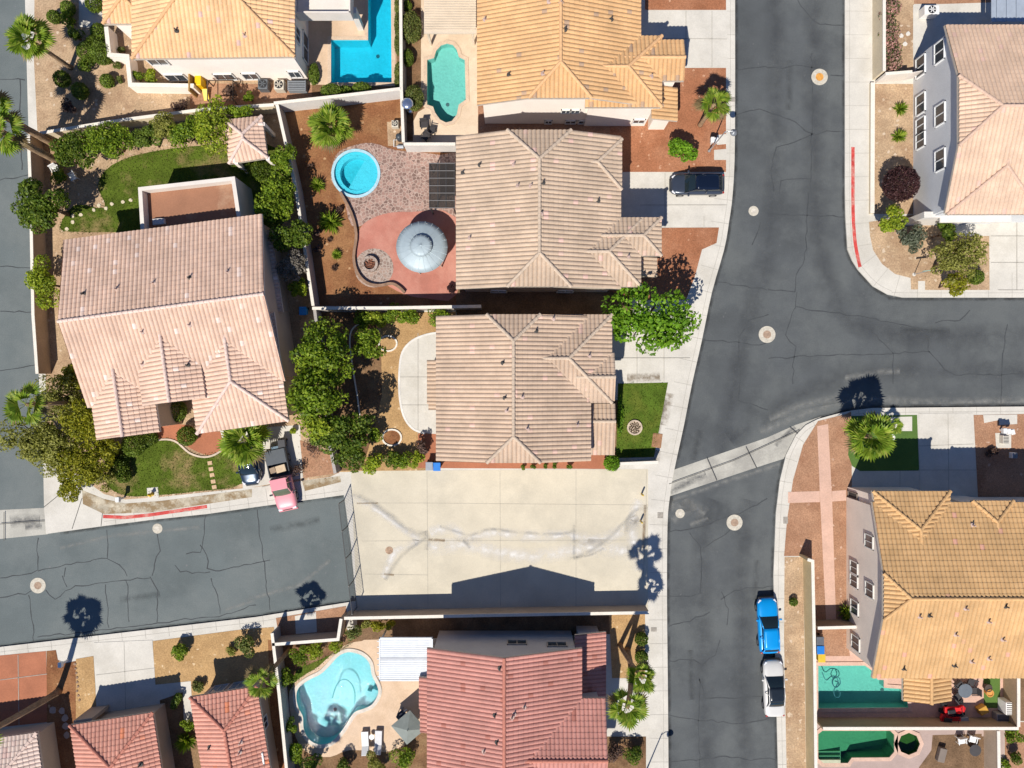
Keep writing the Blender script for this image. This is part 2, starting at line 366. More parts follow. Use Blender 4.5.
# pavement cross joints
jl = []
def crossjoints(pts, width, step):
    w = [Vector(W2(*q, .13)) for q in pts]; acc = 0
    inner = [Vector(q) for q in offset_line([tuple(q) for q in w], width)]
    for i in range(len(w) - 1):
        L = (w[i + 1] - w[i]).length; t = step - acc
        while t < L:
            a = w[i].lerp(w[i + 1], t / L); b = inner[i].lerp(inner[i + 1], t / L)
            s = FPX / (CAMH - .13); jl.append([(512 + a.x * s, 384 - a.y * s), (512 + b.x * s, 384 - b.y * s)]); t += step
        acc = (acc + L) % step
crossjoints(smoothpoly(KL, 3, False), -1.6, 2.1); crossjoints(smoothpoly(KR[:-1], 3, False), 2.2, 2.1); crossjoints(smoothpoly(KQ[1:], 3, False), 1.1, 2.1)
crossjoints([(356, 601), (256, 617), (128, 632), (0, 647)], .8, 2.1); crossjoints([(344, 495), (256, 507), (207, 514), (150, 520), (104, 526)], -1.5, 1.7)
strips('pavement_joint', jl, .03, .1375, G['joint'])
strips('cross_pan_joint', [[(707, 458), (717, 481)], [(746, 447), (757, 469)], [(790, 427.5), (798, 434)], [(669, 484), (735, 460), (800, 430)], [(0, 524), (45, 521)], [(4, 512), (4, 541)], [(44, 507), (80, 478)], [(72, 529), (82, 498)], [(101, 526), (103, 508)]], .06, .1372, G['joint_dark'])

# road cracks (sealed with tar) seen in the asphalt
CR = [[(798, 0), (808, 15), (820, 25), (845, 25)], [(768, 68), (795, 66), (818, 68)], [(830, 76), (846, 76)], [(768, 112), (795, 122), (812, 135), (800, 140), (776, 147), (771, 170), (774, 192)], [(813, 136), (828, 131), (846, 131)], [(812, 52), (813, 100), (811, 190)], [(780, 192), (781, 181), (800, 178), (811, 179)], [(735, 70), (765, 67), (768, 68)], [(735, 115), (760, 108), (768, 112)],
      [(768, 290), (795, 292), (797, 275), (805, 260), (808, 192)], [(768, 215), (810, 215), (845, 217)], [(795, 308), (790, 320), (785, 335), (795, 347), (793, 384)], [(768, 358), (840, 355), (893, 354)], [(870, 330), (885, 345), (893, 354), (893, 384)], [(893, 354), (930, 352)], [(928, 330), (928, 350), (945, 370), (955, 375), (1024, 374)], [(1007, 325), (1002, 360), (1001, 403)], [(935, 322), (960, 320), (970, 310)], [(795, 308), (830, 312), (870, 318), (928, 330)], [(768, 290), (740, 285), (718, 282)], [(768, 343), (752, 345), (735, 342), (704, 340)], [(760, 222), (757, 235), (752, 245)], [(768, 315), (750, 320), (742, 330), (738, 345), (741, 375), (738, 400), (768, 410)], [(795, 308), (797, 292)],
      [(768, 498), (740, 513), (700, 527), (669, 532)], [(690, 532), (700, 547), (703, 565), (700, 593)], [(703, 548), (725, 535), (735, 527)], [(669, 596), (690, 596), (702, 593)], [(722, 592), (728, 610), (727, 625)], [(668, 626), (690, 621), (710, 612)], [(668, 661), (695, 660), (702, 665), (715, 655), (720, 640)], [(700, 678), (705, 698), (735, 698), (774, 695)], [(669, 716), (700, 720), (740, 724), (775, 717)], [(700, 678), (698, 715), (700, 768)], [(722, 600), (735, 590), (775, 586)], [(668, 762), (720, 757), (776, 760)]]
CL = [[(107, 530), (108, 558), (95, 560), (60, 566), (38, 571)], [(108, 558), (120, 565), (127, 576)], [(158, 534), (160, 550), (155, 565), (152, 576)], [(205, 515), (203, 540), (200, 553), (186, 554)], [(200, 545), (207, 555), (208, 568), (215, 572), (256, 563), (270, 560)], [(175, 565), (180, 572), (210, 572)], [(0, 598), (25, 594), (40, 588)], [(45, 590), (55, 600), (70, 588), (100, 583), (150, 578)], [(150, 577), (158, 590), (157, 622)], [(28, 594), (32, 620), (34, 643)], [(127, 580), (129, 622)], [(105, 585), (109, 628)], [(212, 578), (217, 595), (220, 614)], [(37, 637), (100, 630), (220, 616), (256, 605)], [(257, 510), (260, 540), (266, 576), (270, 610)], [(38, 538), (38, 570), (25, 575), (0, 578)], [(62, 576), (67, 587)], [(65, 567), (64, 577)],
      [(0, 79), (25, 80)], [(0, 180), (28, 175)], [(20, 80), (22, 170)], [(0, 266), (31, 268)], [(0, 311), (33, 312)], [(0, 372), (36, 365)]]
strips('road_crack', CR, .075, .008, G['tar'], jitter=.055); strips('road_crack', CL, .075, .0085, G['tar'], jitter=.055)
strips('tyre_track', [dict(p=smoothpoly([(775, 0), (776, 150), (765, 260), (735, 380), (718, 470)], 4, False), w=2.2), dict(p=smoothpoly([(815, 0), (815, 170), (825, 270), (870, 330), (1024, 335)], 4, False), w=2.6),
       dict(p=smoothpoly([(715, 500), (702, 560), (705, 768)], 4, False), w=2.4), dict(p=smoothpoly([(750, 500), (742, 560), (745, 768)], 4, False), w=2.2), dict(p=smoothpoly([(1024, 372), (880, 372), (800, 395), (730, 440)], 4, False), w=2.2)], 2, .0066, Mstain('road_wear', (.06, .064, .07), .4, .35), uv=True)
strips('oil_stain', [dict(p=[(771, 640), (771, 664)], w=1.2), dict(p=[(790, 60), (789, 110)], w=.8), dict(p=[(700, 430), (694, 460)], w=.9), dict(p=[(320, 520), (300, 524), (270, 530)], w=.9), dict(p=[(900, 330), (950, 331)], w=.8), dict(p=[(690, 650), (692, 700)], w=.7), dict(p=[(120, 600), (160, 594)], w=.8), dict(p=[(755, 600), (757, 560)], w=.7)], 1, .0070, Mstain('oil', (.035, .037, .038), .32, 1.0), uv=True)
strips('kerb_dirt', [kerbline(smoothpoly(KL, 3, False), .10), kerbline(smoothpoly(KR[:-1], 3, False), -.10), kerbline(smoothpoly(KQ[1:], 3, False), -.10), [(0, 646), (128, 631), (256, 616), (354, 600.5)], [(60, 533), (100, 527.5), (150, 521), (207, 515), (256, 508), (343, 496)]], .45, .0076, Mstain('kerb_dirt', (.035, .035, .033), .75, .8), uv=True)
strips('pale_wear', [dict(p=smoothpoly([(1024, 401), (920, 402), (860, 399), (810, 412), (760, 432)], 4, False), w=1.0), dict(p=[(770, 420), (800, 405), (850, 396)], w=.9), dict(p=[(845, 378), (880, 372), (900, 371)], w=.7), dict(p=[(668, 505), (690, 505), (705, 515)], w=1.6), dict(p=[(672, 520), (690, 508), (684, 498)], w=1.2), dict(p=[(690, 525), (708, 518)], w=.6), dict(p=[(672, 500), (730, 480), (790, 461)], w=.6),
      dict(p=[(60, 548), (110, 536), (200, 527)], w=.5), dict(p=[(245, 600), (300, 585), (330, 560)], w=.5), dict(p=[(225, 610), (256, 600)], w=.4)], 1, .0072, Mstain('road_dust', (.30, .295, .27), .55, 1.6), uv=True)
# stains on the concrete lot
LOT = [(351, 471), (648, 469), (648, 611), (357, 613)]
sheet('concrete_lot', LOT, G['concrete_lot'], 1)
strips('lot_joint', [[(427, 471), (427.5, 540), (428, 606)], [(500, 471), (500.5, 606)], [(576, 470), (576, 606)], [(356, 503), (427, 503), (648, 505)], [(362, 541), (500, 540.5), (648, 540)], [(646.5, 470), (646, 525), (643, 580)], [(365, 574), (428, 575)]], .04, .1415, M('joint_lot', (.36, .325, .26), .9, .15, 3))
gs = Mstain('water_stain', (.27, .27, .26), .42, .9); ws = Mstain('mineral_streak', (.74, .71, .66), .9, .9); bs = Mstain('brown_stain', (.24, .155, .08), .8, 1.3)
strips('water_stain', [dict(p=smoothpoly([(352, 494), (372, 503), (392, 517), (408, 530), (426, 535)], 4, False), w=.75), dict(p=smoothpoly([(426, 538), (408, 550), (395, 565), (385, 580)], 4, False), w=.5), dict(p=smoothpoly([(440, 526), (455, 531), (470, 535), (490, 529), (515, 532), (560, 534), (575, 530)], 4, False), w=.4), dict(p=[(425, 531), (428, 540), (427, 550)], w=.7), dict(p=smoothpoly([(576, 558), (600, 545), (622, 525), (635, 511), (648, 508)], 4, False), w=.5), dict(p=smoothpoly([(570, 558), (590, 555), (604, 548)], 4, False), w=.3), dict(p=[(574, 525), (574, 560)], w=.35), dict(p=[(463, 540), (470, 548)], w=.4)], 1, .1422, gs, uv=True)
strips('mineral_streak', [dict(p=smoothpoly([(352, 497), (375, 509), (400, 527), (418, 540), (395, 552), (384, 578)], 4, False), w=.9), dict(p=smoothpoly([(430, 533), (450, 528), (468, 538), (490, 534), (530, 536), (575, 536), (600, 540), (640, 520)], 4, False), w=1.3), dict(p=smoothpoly([(428, 548), (470, 546), (500, 553), (540, 556), (590, 548), (640, 555)], 4, False), w=1.7), dict(p=smoothpoly([(640, 500), (632, 530), (640, 570)], 4, False), w=1.4)], 1, .1406, ws, uv=True)
strips('rust_stain', [dict(p=[(428, 539.5), (445, 540.5)], w=.35), dict(p=[(357, 503.4), (378, 503)], w=.2), dict(p=[(645, 505), (644, 530), (643, 548)], w=.35), dict(p=[(384, 574), (394, 575)], w=.25)], 1, .1432, bs, uv=True)
strips('pan_stain', [dict(p=[(670, 492), (690, 481), (706, 474)], w=.9), dict(p=[(10, 522), (25, 520), (40, 521)], w=1.3), dict(p=[(25, 527), (42, 526)], w=.7), dict(p=[(795, 427), (780, 440), (776, 446)], w=.5), dict(p=[(660, 505), (668, 500)], w=.5)], 1, .0165, Mstain('pan_dirt', (.13, .13, .13), .7, 1.5), uv=True)
strips('red_kerb', [smoothpoly([(853, 147), (853, 200), (853.5, 222), (855.5, 245), (860, 267)], 4, False), [(103, 516.5), (125, 517.5), (150, 515), (180, 510.5), (207, 506.5)]], .30, .1385, G['redpaint'])

# ------------------------------------------------------------------ yards
def Y(name, pts, m, layer=1): return sheet(name, pts, G[m], layer)
# top left house and its pool yard
Y('gravel_yard', [(35, -55), (404, -55), (404, 92), (284, 112), (38, 143), (34, 60)], 'tan')
Y('pool_deck', [(305, -50), (396, -50), (396, 84.5), (309, 84.5), (309, 40)], 'deck', 2)
Y('planting_bed', [(396.5, -50), (403, -50), (403, 89), (312, 97), (312, 85), (396.5, 85)], 'soil', 3)
Y('entry_walk', [(79, -50), (106, -50), (106, 29), (79, 27)], 'concrete', 2)
Y('side_yard', [(190, 83), (312, 85), (312, 97), (232, 106), (190, 108)], 'pinkgravel', 2)
# roman pool yard
Y('pool_deck', [(404.5, -55), (478, -55), (478, 143), (406, 143)], 'deck_light')
Y('planting_bed', [(405, -55), (421, -55), (421, 100), (425, 108), (418, 112), (413, 122), (413, 141), (407, 141)], 'soil', 2)
Y('gravel_yard', [(478, -55), (640, -55), (640, 135), (478, 135)], 'pinkgravel')
Y('front_gravel', [(645, -55), (726, -55), (726, 10), (645, 10)], 'redgravel', 2)
Y('front_gravel', [(610, 68), (726, 68), (726, 172), (610, 172)], 'redgravel', 2)
Y('driveway', [(640, 10.5), (727, 10.5), (727, 67.5), (640, 67.5)], 'concrete', 2)
Y('utility_pad', [(717, 135), (727, 134), (727, 144), (717, 145)], 'concrete', 3)
Y('utility_pad', [(714, 150), (727, 149), (727, 160), (714, 160)], 'concrete', 3)
# brown yard with spa and round gazebo
Y('brown_yard', [(284, 111), (404, 97), (456, 150), (456, 306), (317, 306)], 'brown')
Y('flagstone_patio', smoothpoly([(352, 146), (372, 143), (395, 150), (418, 152), (440, 155), (460, 158), (460, 224), (430, 217), (400, 216), (375, 220), (352, 226), (343, 195), (331, 180), (336, 155)], 3), 'flag', 2)
Y('red_patio', smoothpoly([(384, 214), (410, 212), (457, 218), (457, 294), (425, 298), (404, 294), (385, 284), (362, 270), (355, 247), (359, 231), (366, 222)], 3), 'redslab', 3)
Y('firepit_patio', circ(374, 268, 19.5, 28), 'firestone', 4)
Y('equipment_pad', [(387, 122), (402, 121), (404, 146), (388, 146)], 'tan', 2)
Y('side_yard', [(456, 152), (470, 152), (470, 312), (456, 312)], 'soil', 1)
Y('side_yard', [(456.5, 287), (632, 287), (632, 320), (456.5, 320)], 'darksoil', 2)
# upper centre house front
Y('front_gravel', [(605, 228), (719, 227.5), (716.5, 243), (702, 249.5), (695, 276), (686, 300), (640, 300), (605, 290)], 'redgravel', 2)
# lower centre house
Y('gravel_yard', [(318, 312), (456, 312), (440, 470), (340, 472)], 'gold')
Y('side_yard', [(318, 312), (372, 312), (381, 345), (382, 395), (374, 430), (362, 470), (340, 471)], 'soil', 2)
Y('patio', smoothpoly([(440, 333), (427, 335), (413, 341), (403, 352), (400, 370), (400, 395), (404, 415), (413, 428), (425, 433), (440, 434)], 3, False), 'concrete', 3)
Y('terracotta_walk', [(418, 433.5), (612, 433.5), (614, 469), (418, 468)], 'terracotta', 2)
Y('front_lawn', [(618, 383.5), (668, 382.5), (654, 457), (616, 458)], 'lawn', 2)
Y('side_yard', [(590, 400), (619, 400), (617, 469), (590, 469)], 'soil', 1)
# left house
Y('dirt_yard', [(40, 143), (284, 112), (317, 311), (340, 472), (330, 477), (256, 487), (160, 497), (125, 499.5), (104, 494), (78, 475), (62, 468), (47, 445), (44, 300)], 'tan')
Y('back_lawn', smoothpoly([(112, 165), (150, 152), (215, 145), (280, 150), (280, 228), (120, 232), (80, 232), (60, 228), (75, 205), (105, 208), (98, 185)], 3), 'lawn_dry', 2)
Y('front_lawn', smoothpoly([(105, 465), (112, 452), (140, 446), (158, 440), (175, 441), (190, 452), (205, 456), (222, 452), (235, 440), (246, 445), (243, 483), (200, 491), (160, 495), (128, 496), (108, 486)], 3), 'lawn_dry', 2)
Y('terracotta_walk', smoothpoly([(156, 427), (170, 424), (192, 426), (196, 432), (222, 432), (224, 446), (215, 455), (203, 454), (190, 448), (178, 441), (165, 440), (158, 438)], 3), 'terracotta', 3)
Y('driveway', [(220, 430), (300, 425), (303, 478), (243, 489), (241, 455), (225, 448)], 'concrete', 4)
Y('planting_bed', [(300, 440), (334, 455), (339, 473), (304, 478)], 'pinkgravel', 5)
Y('dirt_strip', [(82, 490), (104, 499), (125, 503.5), (160, 501), (207, 495), (252, 489), (252, 497), (207, 504), (150, 512.5), (104, 514), (83, 504)], 'concrete_dirty', 1)
Y('dirt_strip', [(302, 481), (340, 476), (341, 482), (305, 491)], 'concrete_dirty', 1)
# strips south of the lot
Y('planting_bed', [(357, 613), (612, 611), (612, 634), (357, 640)], 'darksoil', 2)
Y('gold_bed', [(609, 613), (645, 612), (645, 678), (612, 678)], 'gold', 2)
Y('walk', [(606, 678.5), (645, 678.5), (645, 736), (606, 736)], 'concrete', 2)
Y('planting_bed', [(600, 736.5), (646, 736.5), (646, 840), (600, 840)], 'soil', 2)
# pool yard below the street
Y('pool_deck', [(290, 637), (430, 630), (440, 840), (296, 840), (286, 700)], 'deck')
Y('planting_bed', smoothpoly([(278, 640), (350, 632), (364, 640), (350, 643), (334, 652), (320, 664), (305, 673), (293, 684), (289, 697), (292, 722), (298, 742), (310, 754), (330, 757), (350, 750), (385, 752), (405, 745), (434, 732), (434, 838), (288, 838)], 3), 'soil', 2)
Y('back_lawn', smoothpoly([(296, 672), (310, 664), (330, 655), (350, 644), (343, 648), (332, 654), (319, 666), (306, 674), (295, 682), (290, 690)], 3), 'lawn', 3)
Y('gravel_yard', [(276, 618), (346, 606), (347, 640), (279, 640)], 'pinkgravel', 3)
Y('utility_pad', [(295, 616), (316, 612), (317, 632), (296, 634)], 'concrete', 4)
# bottom-left front yards
Y('terracotta_driveway', [(-120, 669), (0, 655.5), (46, 651), (48, 722), (-120, 740)], 'terracotta', 2)
Y('front_gravel', [(46.5, 651), (56, 650), (58, 660), (66, 663), (80, 660), (80, 712), (72, 840), (48, 840)], 'brown', 2)
Y('front_gravel', [(76, 659), (93.5, 656), (97, 712), (76, 722)], 'gold', 3)
Y('driveway', [(94, 642.5), (152.5, 640), (158, 720), (97, 722)], 'concrete', 4)
Y('front_gravel', [(153, 641), (245, 629), (274, 627), (290, 840), (190, 840), (155, 700)], 'gold', 2)
Y('entry_walk', [(152, 685), (191, 681), (193, 723), (152, 730)], 'concrete', 5)
Y('planting_bed', [(160, 700), (183, 692), (184, 722), (198, 725), (206, 790), (165, 790)], 'soil', 6)
Y('side_yard', [(268, 640), (279, 640), (297, 840), (275, 840)], 'brown', 4)
# upper right corner lot
Y('side_gravel', [(884, -55), (914, -55), (914, 78), (884, 78)], 'tan', 2)
Y('side_gravel', [(872, 84), (914, 84), (914, 214), (870, 214)], 'tan', 2)
Y('patio', [(913, 5), (1010, 2), (1010, 60), (913, 60)], 'concrete', 3)
Y('gravel_yard', [(914, -55), (1300, -55), (1300, 4), (914, 4)], 'pinkgravel', 2)
Y('corner_gravel', [(869, 222), (918, 214), (989, 214), (989.5, 290), (925, 290), (925, 281), (918, 281), (918, 289.5), (911, 289.5), (910.5, 278), (895, 274), (882, 264), (873, 250), (870, 236)], 'tan', 2)
Y('entry_walk', [(955, 213), (990, 213), (990, 236), (955, 236)], 'concrete', 3)
strips('driveway_joint', [[(991, 262.5), (1024, 262.5)], [(991, 236), (1024, 236)], [(1017, 217), (1017, 290)], [(998, 290), (1024, 290)], [(686, 11), (686, 67)], [(712, 11), (712, 67)], [(641, 38), (727, 39)], [(665, 173), (665, 228)], [(704, 216), (704, 228)], [(640, 205), (727, 205)], [(637, 345), (637, 383)], [(664, 345), (664, 382)], [(613, 358), (690, 358)], [(124, 642), (126, 722)], [(96, 675), (155, 668)], [(18, 655), (19, 725)], [(0, 680), (47, 674)], [(948, 414), (949, 504)], [(918, 446), (974, 444)], [(918, 470), (976, 470)], [(262, 487), (297, 479)], [(900, 471), (900, 490)], [(418, 333), (418, 434)], [(400, 377), (440, 377)], [(400, 405), (440, 405)]], .05, .165, G['joint'])
# lower right corner lot
Y('side_gravel', [(818, 421), (846, 414), (851, 411.5), (852, 500), (846, 640), (812, 640), (812, 558), (802, 556), (784, 556), (787, 520), (793, 480), (803, 445)], 'pinkgravel', 2)
Y('side_gravel', [(784.5, 557), (803, 557), (807, 840), (788, 840), (784, 640)], 'tan', 2)
Y('paved_strip', [(817, 426), (828, 424), (832, 500), (836, 622), (826, 622), (820, 500)], 'pinkpath', 4)
Y('paved_strip', [(788, 492), (819.5, 491), (819.8, 502), (788, 503)], 'pinkpath', 4)
Y('paved_strip', [(832, 491), (846, 490), (846, 500.5), (832, 501.5)], 'pinkpath', 4)
Y('front_lawn', [(851, 416), (917, 415), (919, 470.5), (860, 471), (852, 466), (848, 455)], 'turf', 3)
Y('utility_pad', [(890, 417), (912, 416.5), (912, 431), (891, 431)], 'concrete', 4)
Y('entry_walk', [(881, 471), (919, 471), (919, 495), (881, 495)], 'concrete', 4)
Y('driveway', [(918.5, 413.5), (973, 413), (978, 508), (920, 508)], 'concrete', 4)
Y('front_gravel', [(973.5, 415), (1024, 414), (1300, 414), (1300, 508), (978.5, 508)], 'pinkgravel', 2)
Y('utility_pad', [(983, 415), (1017, 414.5), (1017, 424), (999, 425), (999, 420), (984, 423)], 'concrete', 4)
Y('utility_pad', [(995, 433), (1011, 433), (1011, 448), (996, 448)], 'concrete', 4)
# lower right pool yards
Y('pool_deck', [(813, 624), (1004, 624), (1004, 718), (813, 718)], 'pinkpath', 1)
Y('side_gravel', [(818, 632), (846, 631), (850, 656), (818, 656)], 'pinkgravel', 2)
Y('turf_strip', [(983, 672), (1000, 672), (1000, 708), (984, 708)], 'turf', 2)
Y('pool_deck', [(815, 722), (1004, 722), (1004, 840), (816, 840)], 'purpledeck', 1)
Y('dark_yard', z2([(255, 510), (640, 500), (640, 520), (690, 520), (770, 660), (770, 900), (100, 900), (150, 760), (245, 630)], 900, 670, 7.84), 'darksoil', 2)
Y('gravel_yard', [(1004.5, 722), (1300, 722), (1300, 840), (1004.5, 840)], 'pinkgravel', 1)
Y('side_yard', [(1005, 640), (1300, 640), (1300, 721), (1005, 721)], 'darksoil', 1)

# ------------------------------------------------------------------ pools
def pool(key, label, tint, floorcol, depth, coping, shallow=None, cw=.3, bench=None, ripple=1.0):
    w = POOLW[key]
    if area2(w) < 0: w = w[::-1]
    c = Vector((sum(p[0] for p in w) / len(w), sum(p[1] for p in w) / len(w), 0))
    t = thing('swimming_pool', label, 'pool', c)
    n = len(w); zt = .15
    fm = M('pool_floor_' + key, floorcol, .6, .05, .6, .1, 5, .2, .05)
    tri = tessellate_polygon([[Vector((x, y, 0)) for x, y in w]])
    def zf(x, y):
        if not shallow: return -depth
        (ax, ay), (bx, by), d0 = shallow; a = Vector(W2(ax, ay)); b = Vector(W2(bx, by))
        q = max(0, min(1, (Vector((x, y)) - a).dot(b - a) / (b - a).length_squared)); return -(d0 + (depth - d0) * q)
    V = [(x, y, zt) for x, y in w] + [(x, y, zf(x, y)) for x, y in w]
    Fc = [((i + 1) % n, i, n + i, n + (i + 1) % n) for i in range(n)]
    for q in tri:
        a = area2([w[i] for i in q]); q = tuple(q) if a > 0 else tuple(q)[::-1]; Fc.append(tuple(i + n for i in q))
    obj('basin', V, Fc, fm, t)
    Vw = [(x, y, .03) for x, y in w]; Fw = []
    for q in tri:
        a = area2([w[i] for i in q]); Fw.append(tuple(q) if a > 0 else tuple(q)[::-1])
    obj('water', Vw, Fw, Mwater('water_' + key, tint, ripple), t)
    o1 = offset_line(w, -cw, True); i1 = offset_line(w, .02, True)
    V = [(x, y, .16) for x, y in i1] + [(x, y, .205) for x, y in i1] + [(x, y, .205) for x, y in o1] + [(x, y, .12) for x, y in o1]
    Fc = [(a * n + i, a * n + (i + 1) % n, (a + 1) * n + (i + 1) % n, (a + 1) * n + i) for a in range(3) for i in range(n)]
    obj('coping', V, [q[::-1] for q in Fc], coping, t)
    if key in ('L', 'roman', 'free', 'teal'):
        d_ = max(w, key=lambda q: q[0] * .2 - q[1]); d_ = (c.x * .6 + d_[0] * .4, c.y * .6 + d_[1] * .4)
        MB().lathe((d_[0], d_[1], zf(*d_)), [(.17, .0), (.17, .03), (.02, .04)], 12).build('drain', M('drain_grey', (.12, .14, .15)), t)
    return t, fm
cop_tan = M('coping_tan', (.56, .42, .30), .8, .12, 2); cop_white = M('coping_pale', (.58, .52, .44), .8, .12, 2); cop_pink = M('coping_pink', (.56, .38, .29), .8, .12, 2)
pool('L', 'deep blue L shaped swimming pool beside the white balcony house', (.30, .84, .97), (.14, .60, .64), 1.3, cop_tan)
t, fm = pool('roman', 'turquoise roman ended swimming pool in the pale deck beside the orange roofed house', (.68, .93, .92), (.28, .50, .45), 1.5, cop_tan, ((446, 45), (446, 115), .5))
t, fm = pool('spa', 'small round blue pool at the edge of the flagstone patio', (.35, .86, .92), (.22, .56, .62), .7, M('spa_rim', (.36, .55, .62), .7, .15, 3), cw=.22)
cc = W2(356, 173.5); nn = 40
V = [(cc[0] + r_ * math.cos(2 * math.pi * k / nn), cc[1] + r_ * math.sin(2 * math.pi * k / nn), z) for (r_, z) in ((1.94, -.05), (1.45, -.05), (1.45, -.7)) for k in range(nn)]
obj('bench', V, [(a * nn + k, a * nn + (k + 1) % nn, (a + 1) * nn + (k + 1) % nn, (a + 1) * nn + k) for a in range(2) for k in range(nn)], M('spa_bench', (.46, .66, .72), .6, .05, 2), t)
th = [math.radians(a) for a in range(-120, 61, 12)]
MB().prism([(cc[0] + 1.44 * math.cos(a), cc[1] + 1.44 * math.sin(a)) for a in th], -.7, -.12).build('step', M('spa_bench', ()), t)
t, fm = pool('free', 'pale aqua freeform swimming pool with a palm shadow across it', (.82, .97, .98), (.235, .52, .56), 1.15, cop_white, ((355, 655), (318, 745), .7))
for k, (a, b, zz) in enumerate((((372, 690), (377, 708), -.1), ((366, 693), (372, 713), -.35))):
    MB().prism([W2(*q) for q in (a, (378 - k * 4, a[1] + 2), (377 - k * 5, b[1]), b, (b[0] - 12, b[1] + 4), (b[0] - 10, b[1] - 1))], -1.2, zz).build('step', fm, t)
hose = MB(); hp = smoothpoly(z2([(360, 365), (375, 310), (400, 268), (440, 258), (475, 290), (490, 340), (490, 400)], 270, 635, 5.775), 5, False)
hose.tube([P(*q, .06) for q in hp], .035, 6); tag(hose.build('pool_hose', Mplain('hose_teal', (.05, .32, .36))), 'thin teal hose looped on the pale aqua freeform pool', 'hose')
pool('teal', 'large teal angular swimming pool behind the tan two storey house', (.58, .92, .86), (.30, .48, .44), .9, cop_pink, ((860, 668), (860, 708), .5))
hose = MB(); hp = [(822, 672), (826, 680), (832, 676), (839, 678), (840, 684), (835, 687), (832, 682), (835, 676), (838, 682), (834, 690), (835, 696), (839, 697), (840, 692), (836, 690)]
hose.tube([P(*q, .06) for q in smoothpoly(hp, 5, False)], .04, 6); tag(hose.build('pool_hose', Mplain('hose_dark', (.02, .12, .14))), 'dark pool hose tangled on the teal angular pool', 'hose')
t, fm = pool('green', 'murky green swimming pool with clipped corners and steps', (.42, .80, .68), (.22, .34, .22), 1.2, cop_pink, ((830, 745), (850, 745), .35))
for k in range(3): MB().box(P(827 - k * 0, 751 + k * 4.2, -.25 - .25 * (2 - k) + .0), (2.0, .38, .9)).build('step', M('step_pale', (.5, .52, .36), .7), t)
pool('oct', 'dark green octagonal spa beside the murky green pool', (.5, .7, .45), (.07, .15, .06), .6, cop_pink)
# ------------------------------------------------------------------ houses
def clip(poly, fn):
    out = []
    for i in range(len(poly)):
        a, b = poly[i], poly[(i + 1) % len(poly)]; fa, fb = fn(a), fn(b)
        if fa >= 0: out.append(a)
        if (fa >= 0) != (fb >= 0):
            t = fa / (fa - fb); out.append((a[0] + (b[0] - a[0]) * t, a[1] + (b[1] - a[1]) * t))
    return out
RIB, COURSE = .345, .42
def tile_mesh(poly, plane):
    """real barrel tiles over one roof face. plane: origin, along-eave dir, inward dir, z0, pitch"""
    o, e, nrm, z0, pt = plane
    q = [((Vector(p) - o).dot(e), (Vector(p) - o).dot(nrm)) for p in poly]
    us = [a for a, b in q]; u0, u1 = min(us), max(us)
    if u1 - u0 < .05: return None
    sub = 6; g = np.arange(math.floor(u0 / RIB) * RIB, u1 + RIB, RIB / sub)
    U = np.unique(np.round(np.concatenate([g[(g > u0) & (g < u1)], np.array(us)]), 4))
    lo = np.full(len(U), 1e9); hi = np.full(len(U), -1e9)
    for i in range(len(q)):
        (a, b), (c, d) = q[i], q[(i + 1) % len(q)]
        if abs(a - c) < 1e-6:
            mk = np.abs(U - a) < 1e-3; lo[mk] = np.minimum(lo[mk], min(b, d)); hi[mk] = np.maximum(hi[mk], max(b, d)); continue
        mk = (U >= min(a, c) - 2e-4) & (U <= max(a, c) + 2e-4); v = b + (U - a) / (c - a) * (d - b)
        lo[mk] = np.minimum(lo[mk], v[mk]); hi[mk] = np.maximum(hi[mk], v[mk])
    ok = hi >= lo - 1e-6; U, lo, hi = U[ok], lo[ok], hi[ok]; lo = np.clip(lo, min(b for a, b in q), None); hi = np.clip(hi, None, max(b for a, b in q)); lo = np.minimum(lo, hi)
    cs = COURSE / math.sqrt(1 + pt * pt)
    k0, k1 = math.floor(lo.min() / cs), math.ceil(hi.max() / cs)
    ds = []; off = []; kk = []
    for k in range(k0, k1):
        ds += [k * cs, (k + 1) * cs]; off += [.03, .0]; kk += [k + .05, k + .95]
    ds = np.array(ds); off = np.array(off); kk = np.array(kk)
    D = np.clip(ds[None, :], lo[:, None], hi[:, None])
    ph = (U / RIB) % 1.0
    h = .097 * np.abs(np.sin(np.pi * ph)) ** .8 - .01
    Z = z0 + pt * D + h[:, None] + off[None, :]
    X = o.x + e.x * U[:, None] + nrm.x * D; Yy = o.y + e.y * U[:, None] + nrm.y * D
    V = np.stack([X, Yy, Z], -1).reshape(-1, 3); nu, nv = D.shape
    umid = np.floor((U / RIB)) * 1.0 + .5
    # uv per vertex must stay inside the tile: use next sample's cell for shared columns (good enough at this size)
    UVx = (U / RIB)[:, None] + 0 * D; UVy = np.broadcast_to(kk[None, :], D.shape)
    i, j = np.meshgrid(np.arange(nu - 1), np.arange(nv - 1), indexing='ij')
    a = i * nv + j; F4 = np.stack([a, a + nv, a + nv + 1, a + 1], -1)
    ext = (D[i, j + 1] - D[i, j] > 1e-5) | (D[i + 1, j + 1] - D[i + 1, j] > 1e-5) | ((j % 2 == 1) & (D[i, j] > lo[i] + 1e-4) & (D[i, j] < hi[i] - 1e-4))
    F4 = F4[ext]
    return V, F4, np.stack([UVx, UVy], -1).reshape(-1, 2)
class Roof: pass
